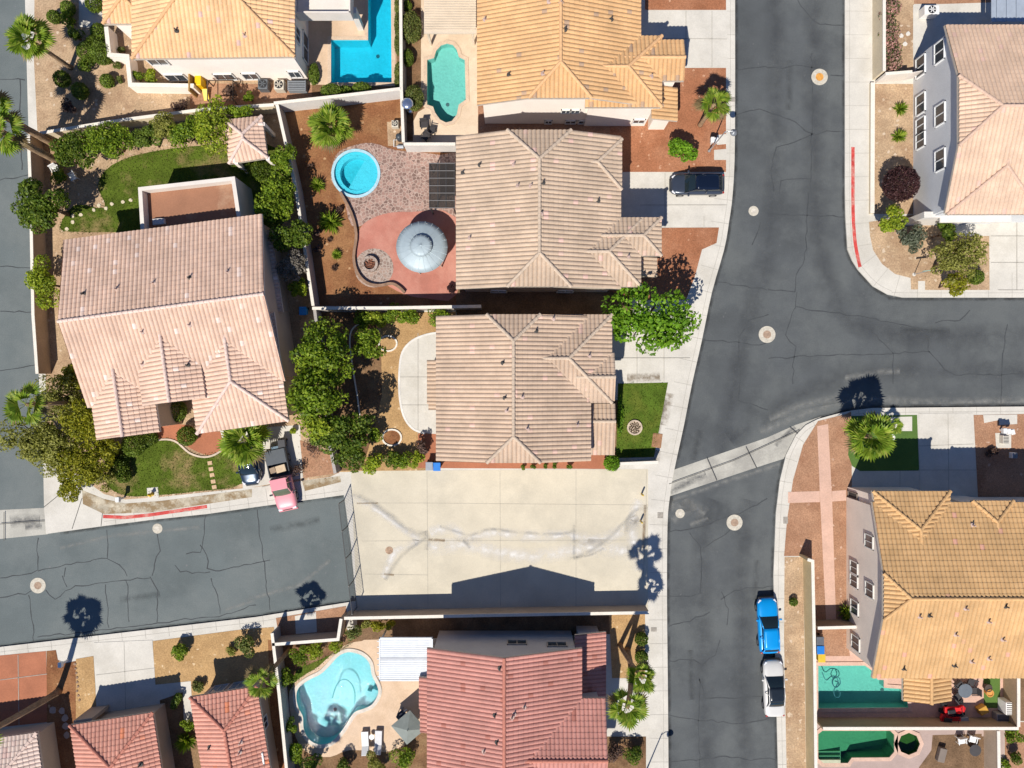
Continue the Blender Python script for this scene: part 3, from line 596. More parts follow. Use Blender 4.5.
class House:
    def __init__(s, name, label, cat, at, wall, roof, cap, group=None, trim=None):
        p = P(*at, .13); s.o = thing(name, label, cat, (p.x, p.y, .13), 0, group)
        s.wm, s.rm, s.cm, s.tm, s.rf = wall, roof, cap, trim or M('fascia', (.55, .47, .38), .7, .1, 2), []
    def block(s, px4, he, ends, p=.33, over=.45, walls=True, foot=.1, hpx=None, open_sides=(), wallm=None):
        """px4: NW, NE, SE, SW corners in pixels at height he. ends[N,E,S,W]: None gable, else height offset of a hip above the eave"""
        hp = he if hpx is None else hpx
        pl = [Vector(W2(*q, hp)) for q in px4]; pl = [pl[3], pl[2], pl[1], pl[0]]           # SW SE NE NW : counter clockwise
        if area2([tuple(q) for q in pl]) < 0: pl = pl[::-1]
        order = [2, 1, 0, 3]                                                                 # edge i: S,E,N,W
        planes = []
        for i, en in enumerate(order):
            z = ends[en]
            if z is None: planes.append(None); continue
            a, b = pl[i], pl[(i + 1) % 4]; e = (b - a).normalized(); n = Vector((-e.y, e.x)); planes.append((a, e, n, he + z, p))
        zat = lambda k, q: planes[k][3] + planes[k][4] * (Vector(q) - planes[k][0]).dot(planes[k][2])
        act = [k for k in range(4) if planes[k]]
        env = lambda q: min(zat(k, q) for k in act)
        foot4 = [tuple(q) for q in pl]; regs = {}
        for k in act:
            reg = foot4
            for j in act:
                if j != k: reg = clip(reg, lambda q, j=j, k=k: zat(j, q) - zat(k, q) + 1e-7)
                if not reg: break
            if len(reg) >= 3 and abs(area2(reg)) > .05: regs[k] = reg
        V = []; F = []; UV = []; n = 0; sv = MB()
        for k, reg in regs.items():
            tm = tile_mesh(reg, planes[k])
            if tm is None: continue
            v, f, u = tm; V.append(v); F.append(f + n); UV.append(u + np.array([k * 200.0, k * 77.0])); n += len(v)
            pts = [(q[0], q[1], zat(k, q) - .09) for q in reg]; sv.add(pts, [tuple(range(len(pts)))[::-1]])
        r = obj('roof', np.concatenate(V), np.concatenate(F), s.rm, s.o, smooth=False, uv=np.concatenate(UV))
        # fascia round the outer edge, soffit boards underneath
        for i in range(4):
            a, b = pl[i], pl[(i + 1) % 4]; ts = sorted({0.0, 1.0} | {round(((Vector(q) - a).dot((b - a).normalized())) / (b - a).length, 5) for rg in regs.values() for q in rg if abs((Vector(q) - a).cross((b - a).normalized())) < 1e-3})
            ts = [t for t in ts if 0 <= t <= 1]
            for t0, t1 in zip(ts[:-1], ts[1:]):
                q0, q1 = a.lerp(b, t0), a.lerp(b, t1); z0, z1 = env(q0), env(q1)
                sv.add([(q0.x, q0.y, z0 - .24), (q1.x, q1.y, z1 - .24), (q1.x, q1.y, z1 + .0), (q0.x, q0.y, z0 + .0)], [(0, 1, 2, 3)])
        sv.build('fascia', s.tm, r)
        cp = MB()
        ks = list(regs)
        for ia in range(len(ks)):
            for ib in range(ia + 1, len(ks)):
                k, j = ks[ia], ks[ib]; sh = []
                for q in regs[k]:
                    if abs(zat(k, q) - zat(j, q)) < 2e-3 and not any((Vector(q) - Vector(w)).length < .02 for w in sh): sh.append(q)
                if len(sh) >= 2:
                    a, b = max(((a, b) for a in sh for b in sh), key=lambda ab: (Vector(ab[0]) - Vector(ab[1])).length)
                    A = Vector((*a, zat(k, a) + .05)); B = Vector((*b, zat(k, b) + .05)); L = (B - A).length; m = max(1, int(L / .42))
                    if A.z > B.z: A, B = B, A
                    d = (B - A).normalized(); sd_ = d.cross(Vector((0, 0, 1))).normalized(); up = sd_.cross(d)
                    for i in range(m):
                        c0 = A.lerp(B, i / m); c1 = A.lerp(B, min(1, (i + 1.08) / m)); ring = []
                        for c, rr in ((c0, .155), (c1, .125)):
                            ring += [c + sd_ * (math.cos(math.pi * t / 5) * rr) + up * (math.sin(math.pi * t / 5) * rr) for t in range(6)]
                        cp.add(ring, [(t, t + 1, t + 7, t + 6) for t in range(5)] + [(0, 1, 2, 3, 4, 5)[::-1]])
        if cp.v: cp.build('ridge_cap', s.cm, r)
        R_ = Roof(); R_.env = env; R_.pl = pl; R_.o = r; R_.walls = []
        if walls:
            w = MB(); ins = offset_line(foot4, over, True)
            for i in range(4):
                a, b = Vector(ins[i]), Vector(ins[(i + 1) % 4]); R_.walls.append((a, b))
                if 'SENW'[i] in open_sides: continue
                N = 24; row = [a.lerp(b, t / N) for t in range(N + 1)]
                v = [(q.x, q.y, foot) for q in row] + [(q.x, q.y, env(q) - .12) for q in row]
                w.add(v, [(t, t + 1, N + 2 + t, N + 1 + t) for t in range(N)])
            w.build('wall', wallm or s.wm, s.o)
        s.rf.append(R_); return R_
    def win(s, R_, side, px, py, w, h, frame=None, pane=None, mull=1, deep=False):
        """window on wall side S/E/N/W seen at pixel (px,py)"""
        a, b = R_.walls['SENW'.index(side)]; d = (b - a).normalized(); n = Vector((d.y, -d.x))
        ray = Vector(((px - 512) / FPX, (384 - py) / FPX)); den = ray.dot(n)
        if abs(den) < 1e-6: return
        t = a.dot(n) / den; z = CAMH - t; c = ray * t
        tpos = max(w / 2 + .2, min((b - a).length - w / 2 - .2, (c - a).dot(d))); c = a + d * tpos; z = max(h / 2 + .3, z)
        s.window(c, d, n, z, w, h, frame, pane, mull)
    def window(s, c, d, n, z, w, h, frame=None, pane=None, mull=1):
        fr = MB(); rz = math.atan2(d.y, d.x); t = .09; q = c + n * .04
        for sg in (-1, 1):
            fr.box((q.x + d.x * sg * w / 2, q.y + d.y * sg * w / 2, z), (t, .14, h + t), rz)
            fr.box((q.x, q.y, z + sg * h / 2), (w + t, .142, t), rz)
        for k in range(mull):
            off = w * ((k + 1) / (mull + 1) - .5); fr.box((q.x + d.x * off, q.y + d.y * off, z), (.06, .12, h), rz)
        f = fr.build('window', frame or M('window_frame', (.72, .70, .66), .5, .03, 2), s.o)
        g = c + n * .025; MB().box((g.x, g.y, z), (w, .05, h), rz).build('pane', pane or GLASS, f)
    def vents(s, pts, group=None):
        for k, (px, py) in enumerate(pts):
            # find roof point under this pixel
            z = 6.0
            for _ in range(8):
                q = P(px, py, z); z = max(r.env((q.x, q.y)) for r in s.rf if inside((q.x, q.y), [tuple(v) for v in r.pl])) if any(inside((q.x, q.y), [tuple(v) for v in r.pl]) for r in s.rf) else z
            q = P(px, py, z); m = MB(); m.lathe((q.x, q.y, q.z - .05), [(.0, .0), (.2, .0), (.19, .13), (.06, .16), (.055, .52), (.0, .53)], 10)
            m.build('vent_pipe', M('vent_' + ('dark' if k % 3 == 0 else 'pale'), (.06, .055, .05) if k % 3 == 0 else (.45, .33, .28), .7), s.o)
GLASS = newmat('window_glass')[0]
_b = GLASS.node_tree.nodes["Principled BSDF"]; _b.inputs['Base Color'].default_value = (.05, .06, .07, 1); _b.inputs['Roughness'].default_value = .06; _b.inputs['Specular IOR Level'].default_value = .8
stucco_tan = M('stucco_tan', (.48, .40, .32), .9, .07, .5, .1, 12, .2); stucco_white = M('stucco_white', (.88, .79, .70), .9, .05, .5, .08, 12, .2)
stucco_grey = M('stucco_grey', (.60, .605, .60), .9, .06, .5, .1, 12, .25); stucco_greige = M('stucco_greige', (.74, .635, .53), .9, .07, .5, .1, 12, .25); stucco_beige = M('stucco_beige', (.52, .41, .31), .9, .07, .5, .1, 12, .2)
r_tan = Mroof('roof_tan', (.50, .375, .27), (.45, .335, .235), (.55, .425, .31), (.66, .44, .36), .975)
r_tan2 = Mroof('roof_tan_pink', (.51, .375, .27), (.455, .33, .235), (.56, .42, .31), (.64, .43, .34), .975)
r_orange = Mroof('roof_orange', (.62, .375, .18), (.56, .33, .155), (.68, .435, .225), (.43, .29, .19), .97)
r_orange2 = Mroof('roof_peach', (.74, .47, .25), (.68, .41, .205), (.79, .53, .31), (.62, .43, .36), .985)
r_gold = Mroof('roof_gold', (.56, .345, .16), (.50, .30, .13), (.62, .395, .195), (.64, .34, .24), .985)
r_pink = Mroof('roof_pink', (.66, .46, .345), (.60, .40, .285), (.72, .525, .42), (.78, .62, .53), .975)
r_red = Mroof('roof_red', (.50, .235, .19), (.455, .205, .16), (.545, .27, .22), (.41, .165, .125), .97)
r_coral = Mroof('roof_coral', (.60, .29, .215), (.53, .24, .17), (.67, .34, .26), (.70, .25, .13), .975)
r_salmon = Mroof('roof_salmon', (.64, .455, .325), (.59, .41, .29), (.68, .50, .37), (.66, .44, .35), .975)
r_white = Mroof('roof_pale', (.66, .52, .44), (.58, .43, .36), (.74, .62, .54), (.60, .42, .36), .96)
cap_tan = M('cap_tan', (.50, .39, .29), .85, .15, 3); cap_orange = M('cap_orange', (.64, .38, .19), .85, .12, 3); cap_gold = M('cap_gold', (.58, .35, .16), .85, .15, 3)
cap_pink = M('cap_pink', (.66, .50, .42), .85, .15, 3); cap_red = M('cap_red', (.48, .19, .135), .85, .15, 3); cap_salmon = M('cap_salmon', (.56, .39, .29), .85, .12, 3)
JK = 1.37
GRP = 'two storey tiled houses of the neighbourhood'
# upper centre house
h = House('house', 'two storey house with tan tiled roof beside the round metal gazebo and dark pergola', 'house', (540, 212), stucco_tan, r_tan, cap_tan, GRP)
A = h.block([(456, 136), (621, 136), (621, 289), (456, 289)], 5.5, [JK, 0, JK, 0])
h.block([(572, 220), (641, 220), (641, 287), (572, 287)], 5.5, [0, 0, 0, None])
h.block([(600, 217.5), (661.5, 217.5), (661.5, 256), (600, 256)], 5.5, [0, 0, 0, None])
h.block([(638, 258), (657, 258), (657, 277), (638, 277)], 3.4, [None, 0, None, None], p=.28)
h.block([(560, 139), (622, 139), (622, 190), (560, 190)], 5.52, [0, 0, 0, None])
h.vents([(543, 183), (518, 186), (531, 186), (598, 201), (514, 165), (541, 214), (463, 173), (470, 238), (628, 257), (480, 165)])
h.win(A, 'S', 500, 300, 1.4, 1.2); h.win(A, 'S', 560, 300, 1.4, 1.2)
# lower centre house
h = House('house', 'two storey house with tan tiled roof between the curved pale patio and small lawn', 'house', (520, 390), stucco_tan, r_tan2, cap_tan, GRP)
A = h.block([(436, 316), (591, 316), (591, 461), (436, 461)], 5.5, [JK, 0, JK, 0])
h.block([(530, 314.5), (612, 314.5), (612, 403), (530, 403)], 5.5, [0, 0, 0, None])
h.block([(575, 353), (614.5, 353), (614.5, 401), (575, 401)], 5.5, [0, None, 0, None])
h.block([(589, 403.5), (614.5, 403.5), (614.5, 455), (589, 455)], 3.8, [.35, None, 0, None], p=.25)
h.block([(427, 360), (440, 360), (440, 404), (427, 404)], 2.9, [None, None, None, 0], p=.25, over=.2)
h.block([(428.5, 380), (440, 380), (440, 410), (428.5, 410)], 2.75, [None, None, None, 0], p=.25, over=.2)
h.vents([(536, 331), (553, 319), (522, 397), (505, 398), (507, 411), (527, 429), (503, 363), (589, 356), (577, 425)])
# left pink house
h = House('house', 'large house with pink tile roof and three forward wings above a curving front lawn', 'house', (170, 320), stucco_beige, r_pink, cap_pink, GRP, M('fascia_white', (.66, .58, .52), .7, .08, 2))
A = h.block([(64, 240), (262, 214), (285.5, 381), (87.5, 408)], 5.2, [0, None, 0, None])
h.block([(84, 350), (147, 342), (160, 432), (97, 440)], 5.2, [None, 0, None, 0])
h.block([(132, 326), (195, 318), (206, 398), (143, 406)], 5.9, [None, 0, None, 0], over=.3)
h.block([(182, 325), (274, 312), (289, 421), (197, 434)], 5.2, [None, 0, 0, 0])
h.block([(256, 232), (271, 230), (283, 312), (268, 314)], 3.0, [None, 0, None, None], p=.3, over=.3)
h.vents([(84, 294), (117, 289), (154, 283), (190, 278), (228, 272), (143, 332), (188, 365), (143, 364), (190, 325)])
# flat roofed extension with parapet at the back of the pink house
w = MB(); pz = 4.0
pts = [W2(*q, pz) for q in ((143, 238), (140, 189), (233, 178.5), (240, 226))]; ou = offset_line(pts, .16); inn = offset_line(pts, -.16)
for i in range(3):
    w.prism([ou[i], ou[i + 1], inn[i + 1], inn[i]], .1, pz)
par = M('parapet', (.66, .60, .53), .85, .06, .6, .08, 10)
e = w.build('extension', par, h.o)
dk = [W2(*q, pz) for q in ((143, 238), (141.5, 190.5), (232, 180), (240, 230))]
MB().prism(dk, 3.05, 3.15).build('flat_roof', M('flat_roof_brown', (.30, .145, .085), .9, .12, .4, .12, 8, col2=(.40, .26, .17), c2lo=.55, c2hi=.75), e)
MB().box(P(158, 222, 3.3), (.75, .5, .35), .1).build('roof_vent', M('pale_metal', (.5, .48, .46), .5), e)
MB().box(P(163, 221.5, 3.3), (.35, .45, .32), .1).build('roof_vent', M('pale_metal2', (.55, .5, .46), .5), e)
# top left orange house
h = House('house', 'white walled house with pale orange hipped tile roof and air conditioners along its wall', 'house', (205, 10), stucco_white, r_orange2, cap_orange, GRP)
A = h.block([(132, -135), (295, -135), (295, 57), (132, 59)], 5.5, [0, 0, 0, 0])
h.block([(103, -90), (150, -90), (150, 24), (103, 24)], 4.2, [0, 0, 0, 0])
DG = M('dark_pane', (.075, .075, .08), .15, .05, 2, .05, spec=.6)
for (px, py, w_) in ((157, 61, 1.5), (175, 77, 1.7), (225, 76.5, 1.7), (251, 76, 1.3), (295, 74, 1.0)): h.win(A, 'S', px, py, w_, 1.2)
h.win(A, 'E', 305, 48, 2.4, 1.5); h.win(A, 'E', 297, 35, 1.2, 1.2)
h.vents([(177, 31), (245, 36)])
bal = MB().box((P(325, -12, 3.5).x, P(325, -12, 3.5).y, 3.3), (4.6, 5.0, .55)).build('balcony', par, h.o)
for q in ((361, 28), (302, 27)): MB().box((*W2(*q, 0.13), 1.6), (.5, .5, 3.1)).build('column', par, bal)
for k, d in enumerate(((4.6, .12), (.12, 5.0))):
    c_ = P(325, -12, 3.5); MB().box((c_.x + (0 if k == 0 else 2.25), c_.y - (2.45 if k == 0 else 0), 3.95), (d[0], d[1], .8)).build('railing', par, bal)
# top centre orange house
h = House('house', 'two storey house with bright orange tiled roof beside the roman ended pool', 'house', (560, 20), stucco_white, r_orange, cap_orange, GRP)
A = h.block([(477, -120), (641, -120), (641, 105), (477, 105)], 5.5, [JK, 0, JK, 0])
h.block([(585, 36), (662, 36), (662, 107.5), (585, 107.5)], 5.5, [0, 0, 0, None])
h.block([(620, 40), (684, 40), (684, 81), (620, 81)], 5.5, [0, None, 0, None])
h.block([(650, 88), (677.5, 88), (677.5, 121), (650, 121)], 3.4, [None, 0, None, None], p=.25)
for (px, py, w_) in ((566, 111, .8), (575, 111, .8), (548, 124.5, .6), (570, 124, .9), (583, 123.5, .9)): h.win(A, 'S', px, py, w_, .7)
h.win(h.rf[1], 'S', 639, 121, 1.0, .9)
h.vents([(565, 30), (561, 3), (549, 2), (611, 20), (651, 77), (485, 20), (509, 75), (543, 74)])
rv = MB()
for k in range(14):
    q = P(425.0, 2.5 * k - 3, 3.1); rv.box((P(450, 0, 3.1).x, q.y, 3.13), (4.35, .05, .05))
pc = MB().box((P(450, -1, 3.1).x, P(450, -1, 3.1).y, 3.0), (4.4, 5.8, .12)).build('patio_cover', M('cover_beige', (.60, .50, .38), .6, .05, 1), h.o); rv.build('rib', M('cover_rib', (.62, .52, .40), .6), pc)
for q in ((427, 31), (472, 31)): MB().box((P(*q, 3).x, P(*q, 3).y + .2, 1.5), (.18, .18, 2.8)).build('post', M('cover_rib', ()), pc)
# grey house upper right
h = House('house', 'house with salmon tiled roof and a grey side wall full of white framed windows', 'house', (990, 120), stucco_grey, r_salmon, cap_salmon, GRP)
A = h.block([(945, 25), (1120, 25), (1120, 213), (945, 213)], 5.5, [0, 0, 0, 1.75], p=.36)
h.block([(954, 150), (1040, 150), (1040, 214.5), (946.5, 214.5)], 5.5, [None, 0, 0, 0], p=.36)
WF = M('window_white', (.8, .8, .78), .5, .03, 2)
for (px, py, w_, h_) in ((921, 61, 1.7, 1.35), (940, 47, 1.7, 1.35), (921, 104, 1.7, 1.35), (921, 125.5, 1.3, 1.3), (921, 140.5, 1.3, 1.3), (940.5, 114.5, 1.7, 1.35), (940.5, 160, 1.7, 1.35)): h.win(A, 'W', px, py, w_, h_, WF)
MB().box((*W2(940, 219, 1.5), 1.6), (4.6, .5, 3.0)).build('porch_wall', M('porch_white', (.64, .60, .54), .85, .05, 1), h.o)
MB().box((P(975, 215, 3).x, P(975, 215, 3).y, 3.0), (6.0, 1.3, .18)).build('porch_roof', M('porch_white', ()), h.o)
# tan house right
h = House('house', 'two storey greige house with golden tiled roof beside the angular teal pool', 'house', (950, 590), stucco_greige, r_gold, cap_gold, GRP)
A = h.block([(872, 502), (1120, 502), (1120, 678), (872, 678)], 5.5, [0, 0, 0, 1.75], p=.33)
h.block([(872.5, 491), (950, 491), (950, 560), (881, 560)], 5.52, [0, 0, None, 0], p=.33)
h.block([(972, 500.5), (1013, 500.5), (1013, 550), (972, 550)], 5.5, [.0, 0, None, 0], p=.33)
h.block([(903, 668), (951, 668), (951, 701), (903, 701)], 3.0, [None, 0, None, 0], p=.3, open_sides=('S', 'E', 'W'))
WB = M('window_bronze', (.62, .60, .55), .5, .03, 2)
for (px, py, w_, h_) in ((869.5, 541.5, 1.1, 1.3), (854.5, 567.5, 1.05, 1.3), (854.5, 581, 1.05, 1.3), (870, 590, 1.2, 1.3), (855, 607.5, 1.2, 1.3), (856, 643, 1.2, 1.4)): h.win(A, 'W', px, py, w_, h_, WB)
h.win(h.rf[1], 'W', 851, 497, 1.0, 1.6, M('recess', (.2, .16, .13)), M('recess_shade', (.05, .045, .04), .9))  # open recess, not a window: its inner shade is put into the flat pane's colour
MB().box((*W2(873, 656, 1.2), 1.15), (.12, 1.0, 2.1)).build('door', M('door_blue_grey', (.42, .46, .52), .6), h.o)
h.vents([(929, 615), (919, 616), (965, 608), (1005, 606), (955, 634), (988, 621), (954, 665), (988, 658), (971, 661), (903, 668), (1002, 639), (972, 525)])
# red roofed house bottom centre
h = House('house', 'two storey house with faded red tiled roof and grey end wall beside the concrete lot', 'house', (505, 700), M('stucco_warm_grey', (.52, .48, .44), .9, .07, .5, .1, 12, .25), r_red, cap_red, GRP)
A = h.block([(427, 648), (582, 648), (582, 830), (427, 830)], 5.5, [None, 0, None, 0])
h.block([(515, 698), (605.5, 698), (605.5, 805), (515, 805)], 5.5, [0, None, 0, None])
h.block([(574, 632), (606, 632), (606, 702), (574, 702)], 3.0, [None, 0, None, None], p=.28)
h.block([(419, 677), (436, 677), (436, 708), (419, 708)], 3.0, [None, None, None, 0], p=.25, over=.2)
h.block([(420, 706), (436, 706), (436, 732), (420, 732)], 2.8, [None, None, None, 0], p=.25, over=.2)
for (px, py) in ((517, 643), (557, 645)): h.win(A, 'N', px, py, 1.6, .9, M('window_tan', (.42, .36, .29)))
h.vents([(495, 715), (524, 707), (514, 714), (497, 742), (512, 717), (484, 751), (500, 668)])
# small red houses bottom left
h = House('house', 'single storey house with coral tiled roof behind the plain concrete driveway', 'house', (112, 760), M('stucco_brown', (.40, .31, .24), .9, .07, .5, .1, 12), r_coral, cap_red, GRP)
A = h.block([(70, 725), (153, 712), (170, 820), (87, 833)], 3.0, [0, 0, 0, 0])
MB().box((*W2(92, 714, 1.4), 1.4), (1.6, .3, 2.6), .15).build('side_wall', M('stucco_brown', ()), h.o)
h.vents([(141, 764)])
h = House('house', 'single storey house with coral tiled roof beside the fence of the aqua pool yard', 'house', (226, 740), stucco_beige, r_coral, cap_red, GRP)
A = h.block([(190, 697), (257, 686), (275, 795), (208, 806)], 3.0, [0, 0, 0, 0])
for (px, py) in ((221, 687), (241, 683)): h.win(A, 'N', px, py, 1.3, 1.5, M('frame_grey', (.5, .49, .48)), M('pane_blue', (.22, .28, .36), .15))
h.win(A, 'E', 264, 723, 1.0, 1.2); h.win(A, 'E', 265, 755, 1.0, 1.2)
h.vents([(210, 747), (241, 742), (240, 752)])
h = House('house', 'corner of a pale roofed house with beige wall under the leaning bottom left palm', 'house', (0, 770), stucco_beige, r_white, cap_pink, GRP)
h.block([(-62, 746), (37, 732), (51, 830), (-48, 844)], 3.0, [0, 0, 0, 0])
MB().box((*W2(174, 716, 1.5), 1.45), (1.1, 1.6, 2.8), .15).build('gate_pillar', stucco_beige, h.o) if False else None
# tiled gazebo in the back yard of the pink house
h = House('gazebo', 'small square gazebo with pink tiled pyramid roof among the trees behind the pink house', 'gazebo', (250, 145), stucco_beige, r_pink, cap_pink)
h.block([(224, 120), (262, 116), (268, 158), (229, 164)], 2.9, [0, 0, 0, 0], p=.42, walls=False)
for q in ((228, 124), (259, 120), (264, 155), (232, 159)):
    p_ = W2(*q, 2.9); MB().box((p_[0] * .985, p_[1] * .985, 1.5), (.3, .3, 2.8)).build('post', stucco_white, h.o)

# ------------------------------------------------------------------ yard walls
def blockwall(name, label, pts, hgt, m, capm=None, th=.2, cat='wall', z0=.0, cap=True, top=False, group='block walls between the yards'):
    w = [W2(*q, hgt if top else .13) for q in pts]; c = Vector((*w[0], z0)); t = thing(name, label, cat, c, 0, group)
    l, r_ = offset_line(w, th / 2), offset_line(w, -th / 2); b = MB(); k = MB(); l2, r2 = offset_line(w, th / 2 + .03), offset_line(w, -th / 2 - .03)
    for i in range(len(w) - 1):
        b.prism([r_[i], r_[i + 1], l[i + 1], l[i]], z0, z0 + hgt); k.prism([r2[i], r2[i + 1], l2[i + 1], l2[i]], z0 + hgt, z0 + hgt + .07)
    b.build('wall_body', m, t)
    if cap: k.build('cap', capm or m, t)
    return t
bw_white = M('block_white', (.60, .57, .53), .9, .08, .6, .12, 8, .2); bw_cap = M('block_cap', (.70, .64, .55), .85, .06, 1)
bw_tan = M('block_tan', (.46, .35, .25), .9, .1, .6, .15, 8, .3); bw_yellow = M('block_yellow', (.52, .42, .24), .9, .1, .6, .15, 8, .3); bw_grey = M('block_grey', (.36, .33, .30), .9, .1, .6, .15, 8, .3); bw_cream = M('block_cream', (.62, .52, .36), .9, .08, .6, .12, 8, .2)
bw_brown = M('block_brown', (.33, .24, .15), .9, .1, .6, .15, 8, .3)
blockwall('block_wall', 'pale grey block wall along the top of the brown gravel yard', [(281, 111.5), (345, 104.5), (404, 97.5)], 1.95, bw_white, bw_cap)
blockwall('block_wall', 'grey block wall between the pink house trees and the brown gravel yard', [(284, 113), (302, 193), (319, 308)], 1.95, bw_grey, bw_cap)
blockwall('block_wall', 'thin white topped wall between the brown yard and the yellow gravel backyard', [(318, 310.5), (400, 310), (482, 308.5)], 1.9, bw_grey, bw_cap)
blockwall('block_wall', 'white topped wall between the blue L shaped pool and the roman ended pool', [(403.5, -40), (404.5, 97), (406.5, 149)], 1.9, bw_grey, bw_cap)
blockwall('block_wall', 'short pale wall below the roman ended pool deck', [(407, 151), (457, 151)], 1.9, bw_white, bw_cap)
blockwall('courtyard_wall', 'low white stepped courtyard wall in front of the pale orange roofed house', [(106.5, 27), (109.5, 55), (127.5, 56.5), (130.5, 85), (194, 86)], 1.5, stucco_white, bw_cap, .3, top=True)
blockwall('block_wall', 'beige wall running behind the hedge of shrubs above the back lawn', [(43, 141), (130, 127), (215, 116), (280, 112)], 1.7, bw_cream, bw_cap)
blockwall('block_wall', 'long brown street wall left of the pink house', [(42, 142), (44, 192), (46.5, 317), (50.5, 374)], 1.85, bw_tan, bw_cap)
blockwall('block_wall', 'grey wall hidden under the dark trees between the pink house and yellow gravel yard', [(320, 312), (325, 350), (334, 440), (340, 471)], 1.8, bw_grey)
blockwall('block_wall', 'long tan wall along the bottom of the concrete lot', [(349, 611.5), (500, 608.5), (645, 606)], 1.9, bw_tan, bw_cap)
blockwall('block_wall', 'tan wall above the aqua pool yard beside the street', [(279, 637), (343, 632), (346, 612)], 1.9, bw_tan, bw_cap)
blockwall('block_wall', 'narrow white topped wall between the aqua pool yard and the coral roofed house', [(279, 626), (286, 686), (294, 768), (302, 830)], 1.9, bw_grey, bw_cap)
blockwall('block_wall', 'long yellow street wall behind the two cars parked at the kerb', [(799, 554.5), (804, 556), (806, 660), (808, 830)], 1.9, bw_yellow, bw_cap)
blockwall('block_wall', 'short brown wall above the teal pool yard', [(809, 621), (847, 620)], 1.9, bw_brown, bw_cap)
blockwall('block_wall', 'brown wall between the teal pool and the murky green pool', [(814, 718.5), (1004, 718.5)], 1.9, bw_brown, bw_cap)
blockwall('block_wall', 'brown wall at the right end of the teal pool yard', [(1004, 655), (1004, 717)], 1.9, bw_brown, bw_cap)
blockwall('block_wall', 'white topped wall right of the dark cluttered yard at the bottom', [(984.5, 721), (985.5, 800)], 1.9, bw_tan, bw_cap)
blockwall('block_wall', 'cream wall along the pavement left of the flowering oleanders', [(873.5, -50), (873.5, 80)], 1.9, bw_cream, bw_cap)
blockwall('block_wall', 'short white wall with a gate below the flowering oleanders', [(875, 82.5), (901, 80.5)], 1.85, M('block_bright', (.68, .62, .54), .9, .05, 1), bw_cap)
blockwall('garden_gate', 'pale metal gate between the white wall and the grey house', [(901.5, 80.5), (915, 78)], 1.7, M('gate_pale', (.60, .55, .50), .7), cat='gate', th=.06, cap=False, group=None)
blockwall('garden_kerb', 'low cream garden kerb beside the pavement at the grey house', [(871, 84), (870.5, 214)], .4, bw_cream, bw_cap, .3, cat='kerb', group=None)
blockwall('block_wall', 'low dark wall at the bottom of the small front lawn', [(618, 462), (655, 460.5)], 1.5, M('block_navy', (.30, .31, .34), .9), bw_cap)
blockwall('planter_wall', 'low curved stone wall round the fire pit patio', smoothpoly([(341, 193), (352, 214), (357, 235), (354.5, 258), (358, 273), (367, 283), (379, 286), (392, 284), (400, 288), (405, 293)], 4, False), .42, M('planter_stone', (.26, .16, .105), .9, .25, 2), None, .18, cat='wall', group=None)
blockwall('garden_edging', 'thin white winding edging in the yellow gravel yard', smoothpoly([(362, 322), (352, 330), (350, 345), (354, 375), (358, 400), (362, 435)], 4, False), .12, bw_cap, None, .12, z0=.1, cat='edging', cap=False, group=None)
blockwall('garden_edging', 'white edging curving round the front lawn', smoothpoly([(141, 447), (158, 440), (175, 441), (190, 453), (205, 457), (218, 453), (224, 445)], 4, False), .12, M('edge_tan', (.56, .45, .35), .9), None, .16, z0=.1, cat='edging', cap=False, group=None)
for (cx, cy, rx, lab) in ((388, 343.5, 9, 'pale ring edging round a planter at the top of the yellow gravel yard'), (392, 437.5, 9.5, 'pale ring edging round a bare planter at the bottom of the yellow gravel yard')):
    blockwall('garden_edging', lab, circ(cx, cy, rx, 20, rx * .85) + [circ(cx, cy, rx, 20, rx * .85)[0]], .14, bw_cap, None, .14, z0=.1, cat='edging', cap=False, group=None)
sheet('planter_soil', circ(392, 437.5, 8, 20, 7), G['brown'], 3)
strips('patio_edge', [smoothpoly([(440, 332.5), (427, 334.5), (412.5, 340.5), (402.5, 352), (399.5, 370), (399.5, 395), (403.5, 415.5), (412.5, 428.5), (425, 433.5)], 4, False)], .18, .17, M('patio_edge', (.66, .63, .58), .8))
# ------------------------------------------------------------------ vegetation
def leaf_cloud(c, rad, K, n, leaf, seed, shell=.75, blob=.42, up=.35, flat=1.0):
    """leaf-sized faces spread through K clumps inside an ellipsoid"""
    g = np.random.default_rng(seed); rad = np.array(rad, float)
    if K > 1:
        d = g.normal(size=(K, 3)); d /= np.linalg.norm(d, axis=1)[:, None]; d[:, 2] = np.abs(d[:, 2]) * .9 - .15; d[:2 + K // 6] *= np.array([.35, .35, 1.0])
        cc = d * (g.uniform(.35, 1.0 - blob * .75, K) ** .6)[:, None] * rad; br = g.uniform(.65, 1.15, K) * blob
    else: cc = np.zeros((1, 3)); br = np.array([1.0])
    k = g.integers(0, K, n); d = g.normal(size=(n, 3)); d /= np.linalg.norm(d, axis=1)[:, None]
    rr = g.uniform(0, 1, n) ** (1 / 3) * (1 - shell) + shell * g.uniform(.8, 1.04, n)
    p = cc[k] + d * rr[:, None] * br[k][:, None] * rad * (1 if K > 1 else 1)
    p = p[p[:, 2] > -rad[2] * .96]; d = d[:len(p)]; n = len(p)
    nr = d * .6 + g.normal(size=(n, 3)) * .55 + np.array([0, 0, up]); nr /= np.linalg.norm(nr, axis=1)[:, None]
    t = np.cross(nr, g.normal(size=(n, 3))); t /= np.linalg.norm(t, axis=1)[:, None] + 1e-9; b = np.cross(nr, t)
    s = leaf * g.uniform(.6, 1.35, n)[:, None]
    V = np.stack([p - t * s * .5, p + b * s * .32 * flat, p + t * s * .5, p - b * s * .32 * flat], 1).reshape(-1, 3) + np.array(c)
    return V, np.arange(n * 4).reshape(-1, 4)
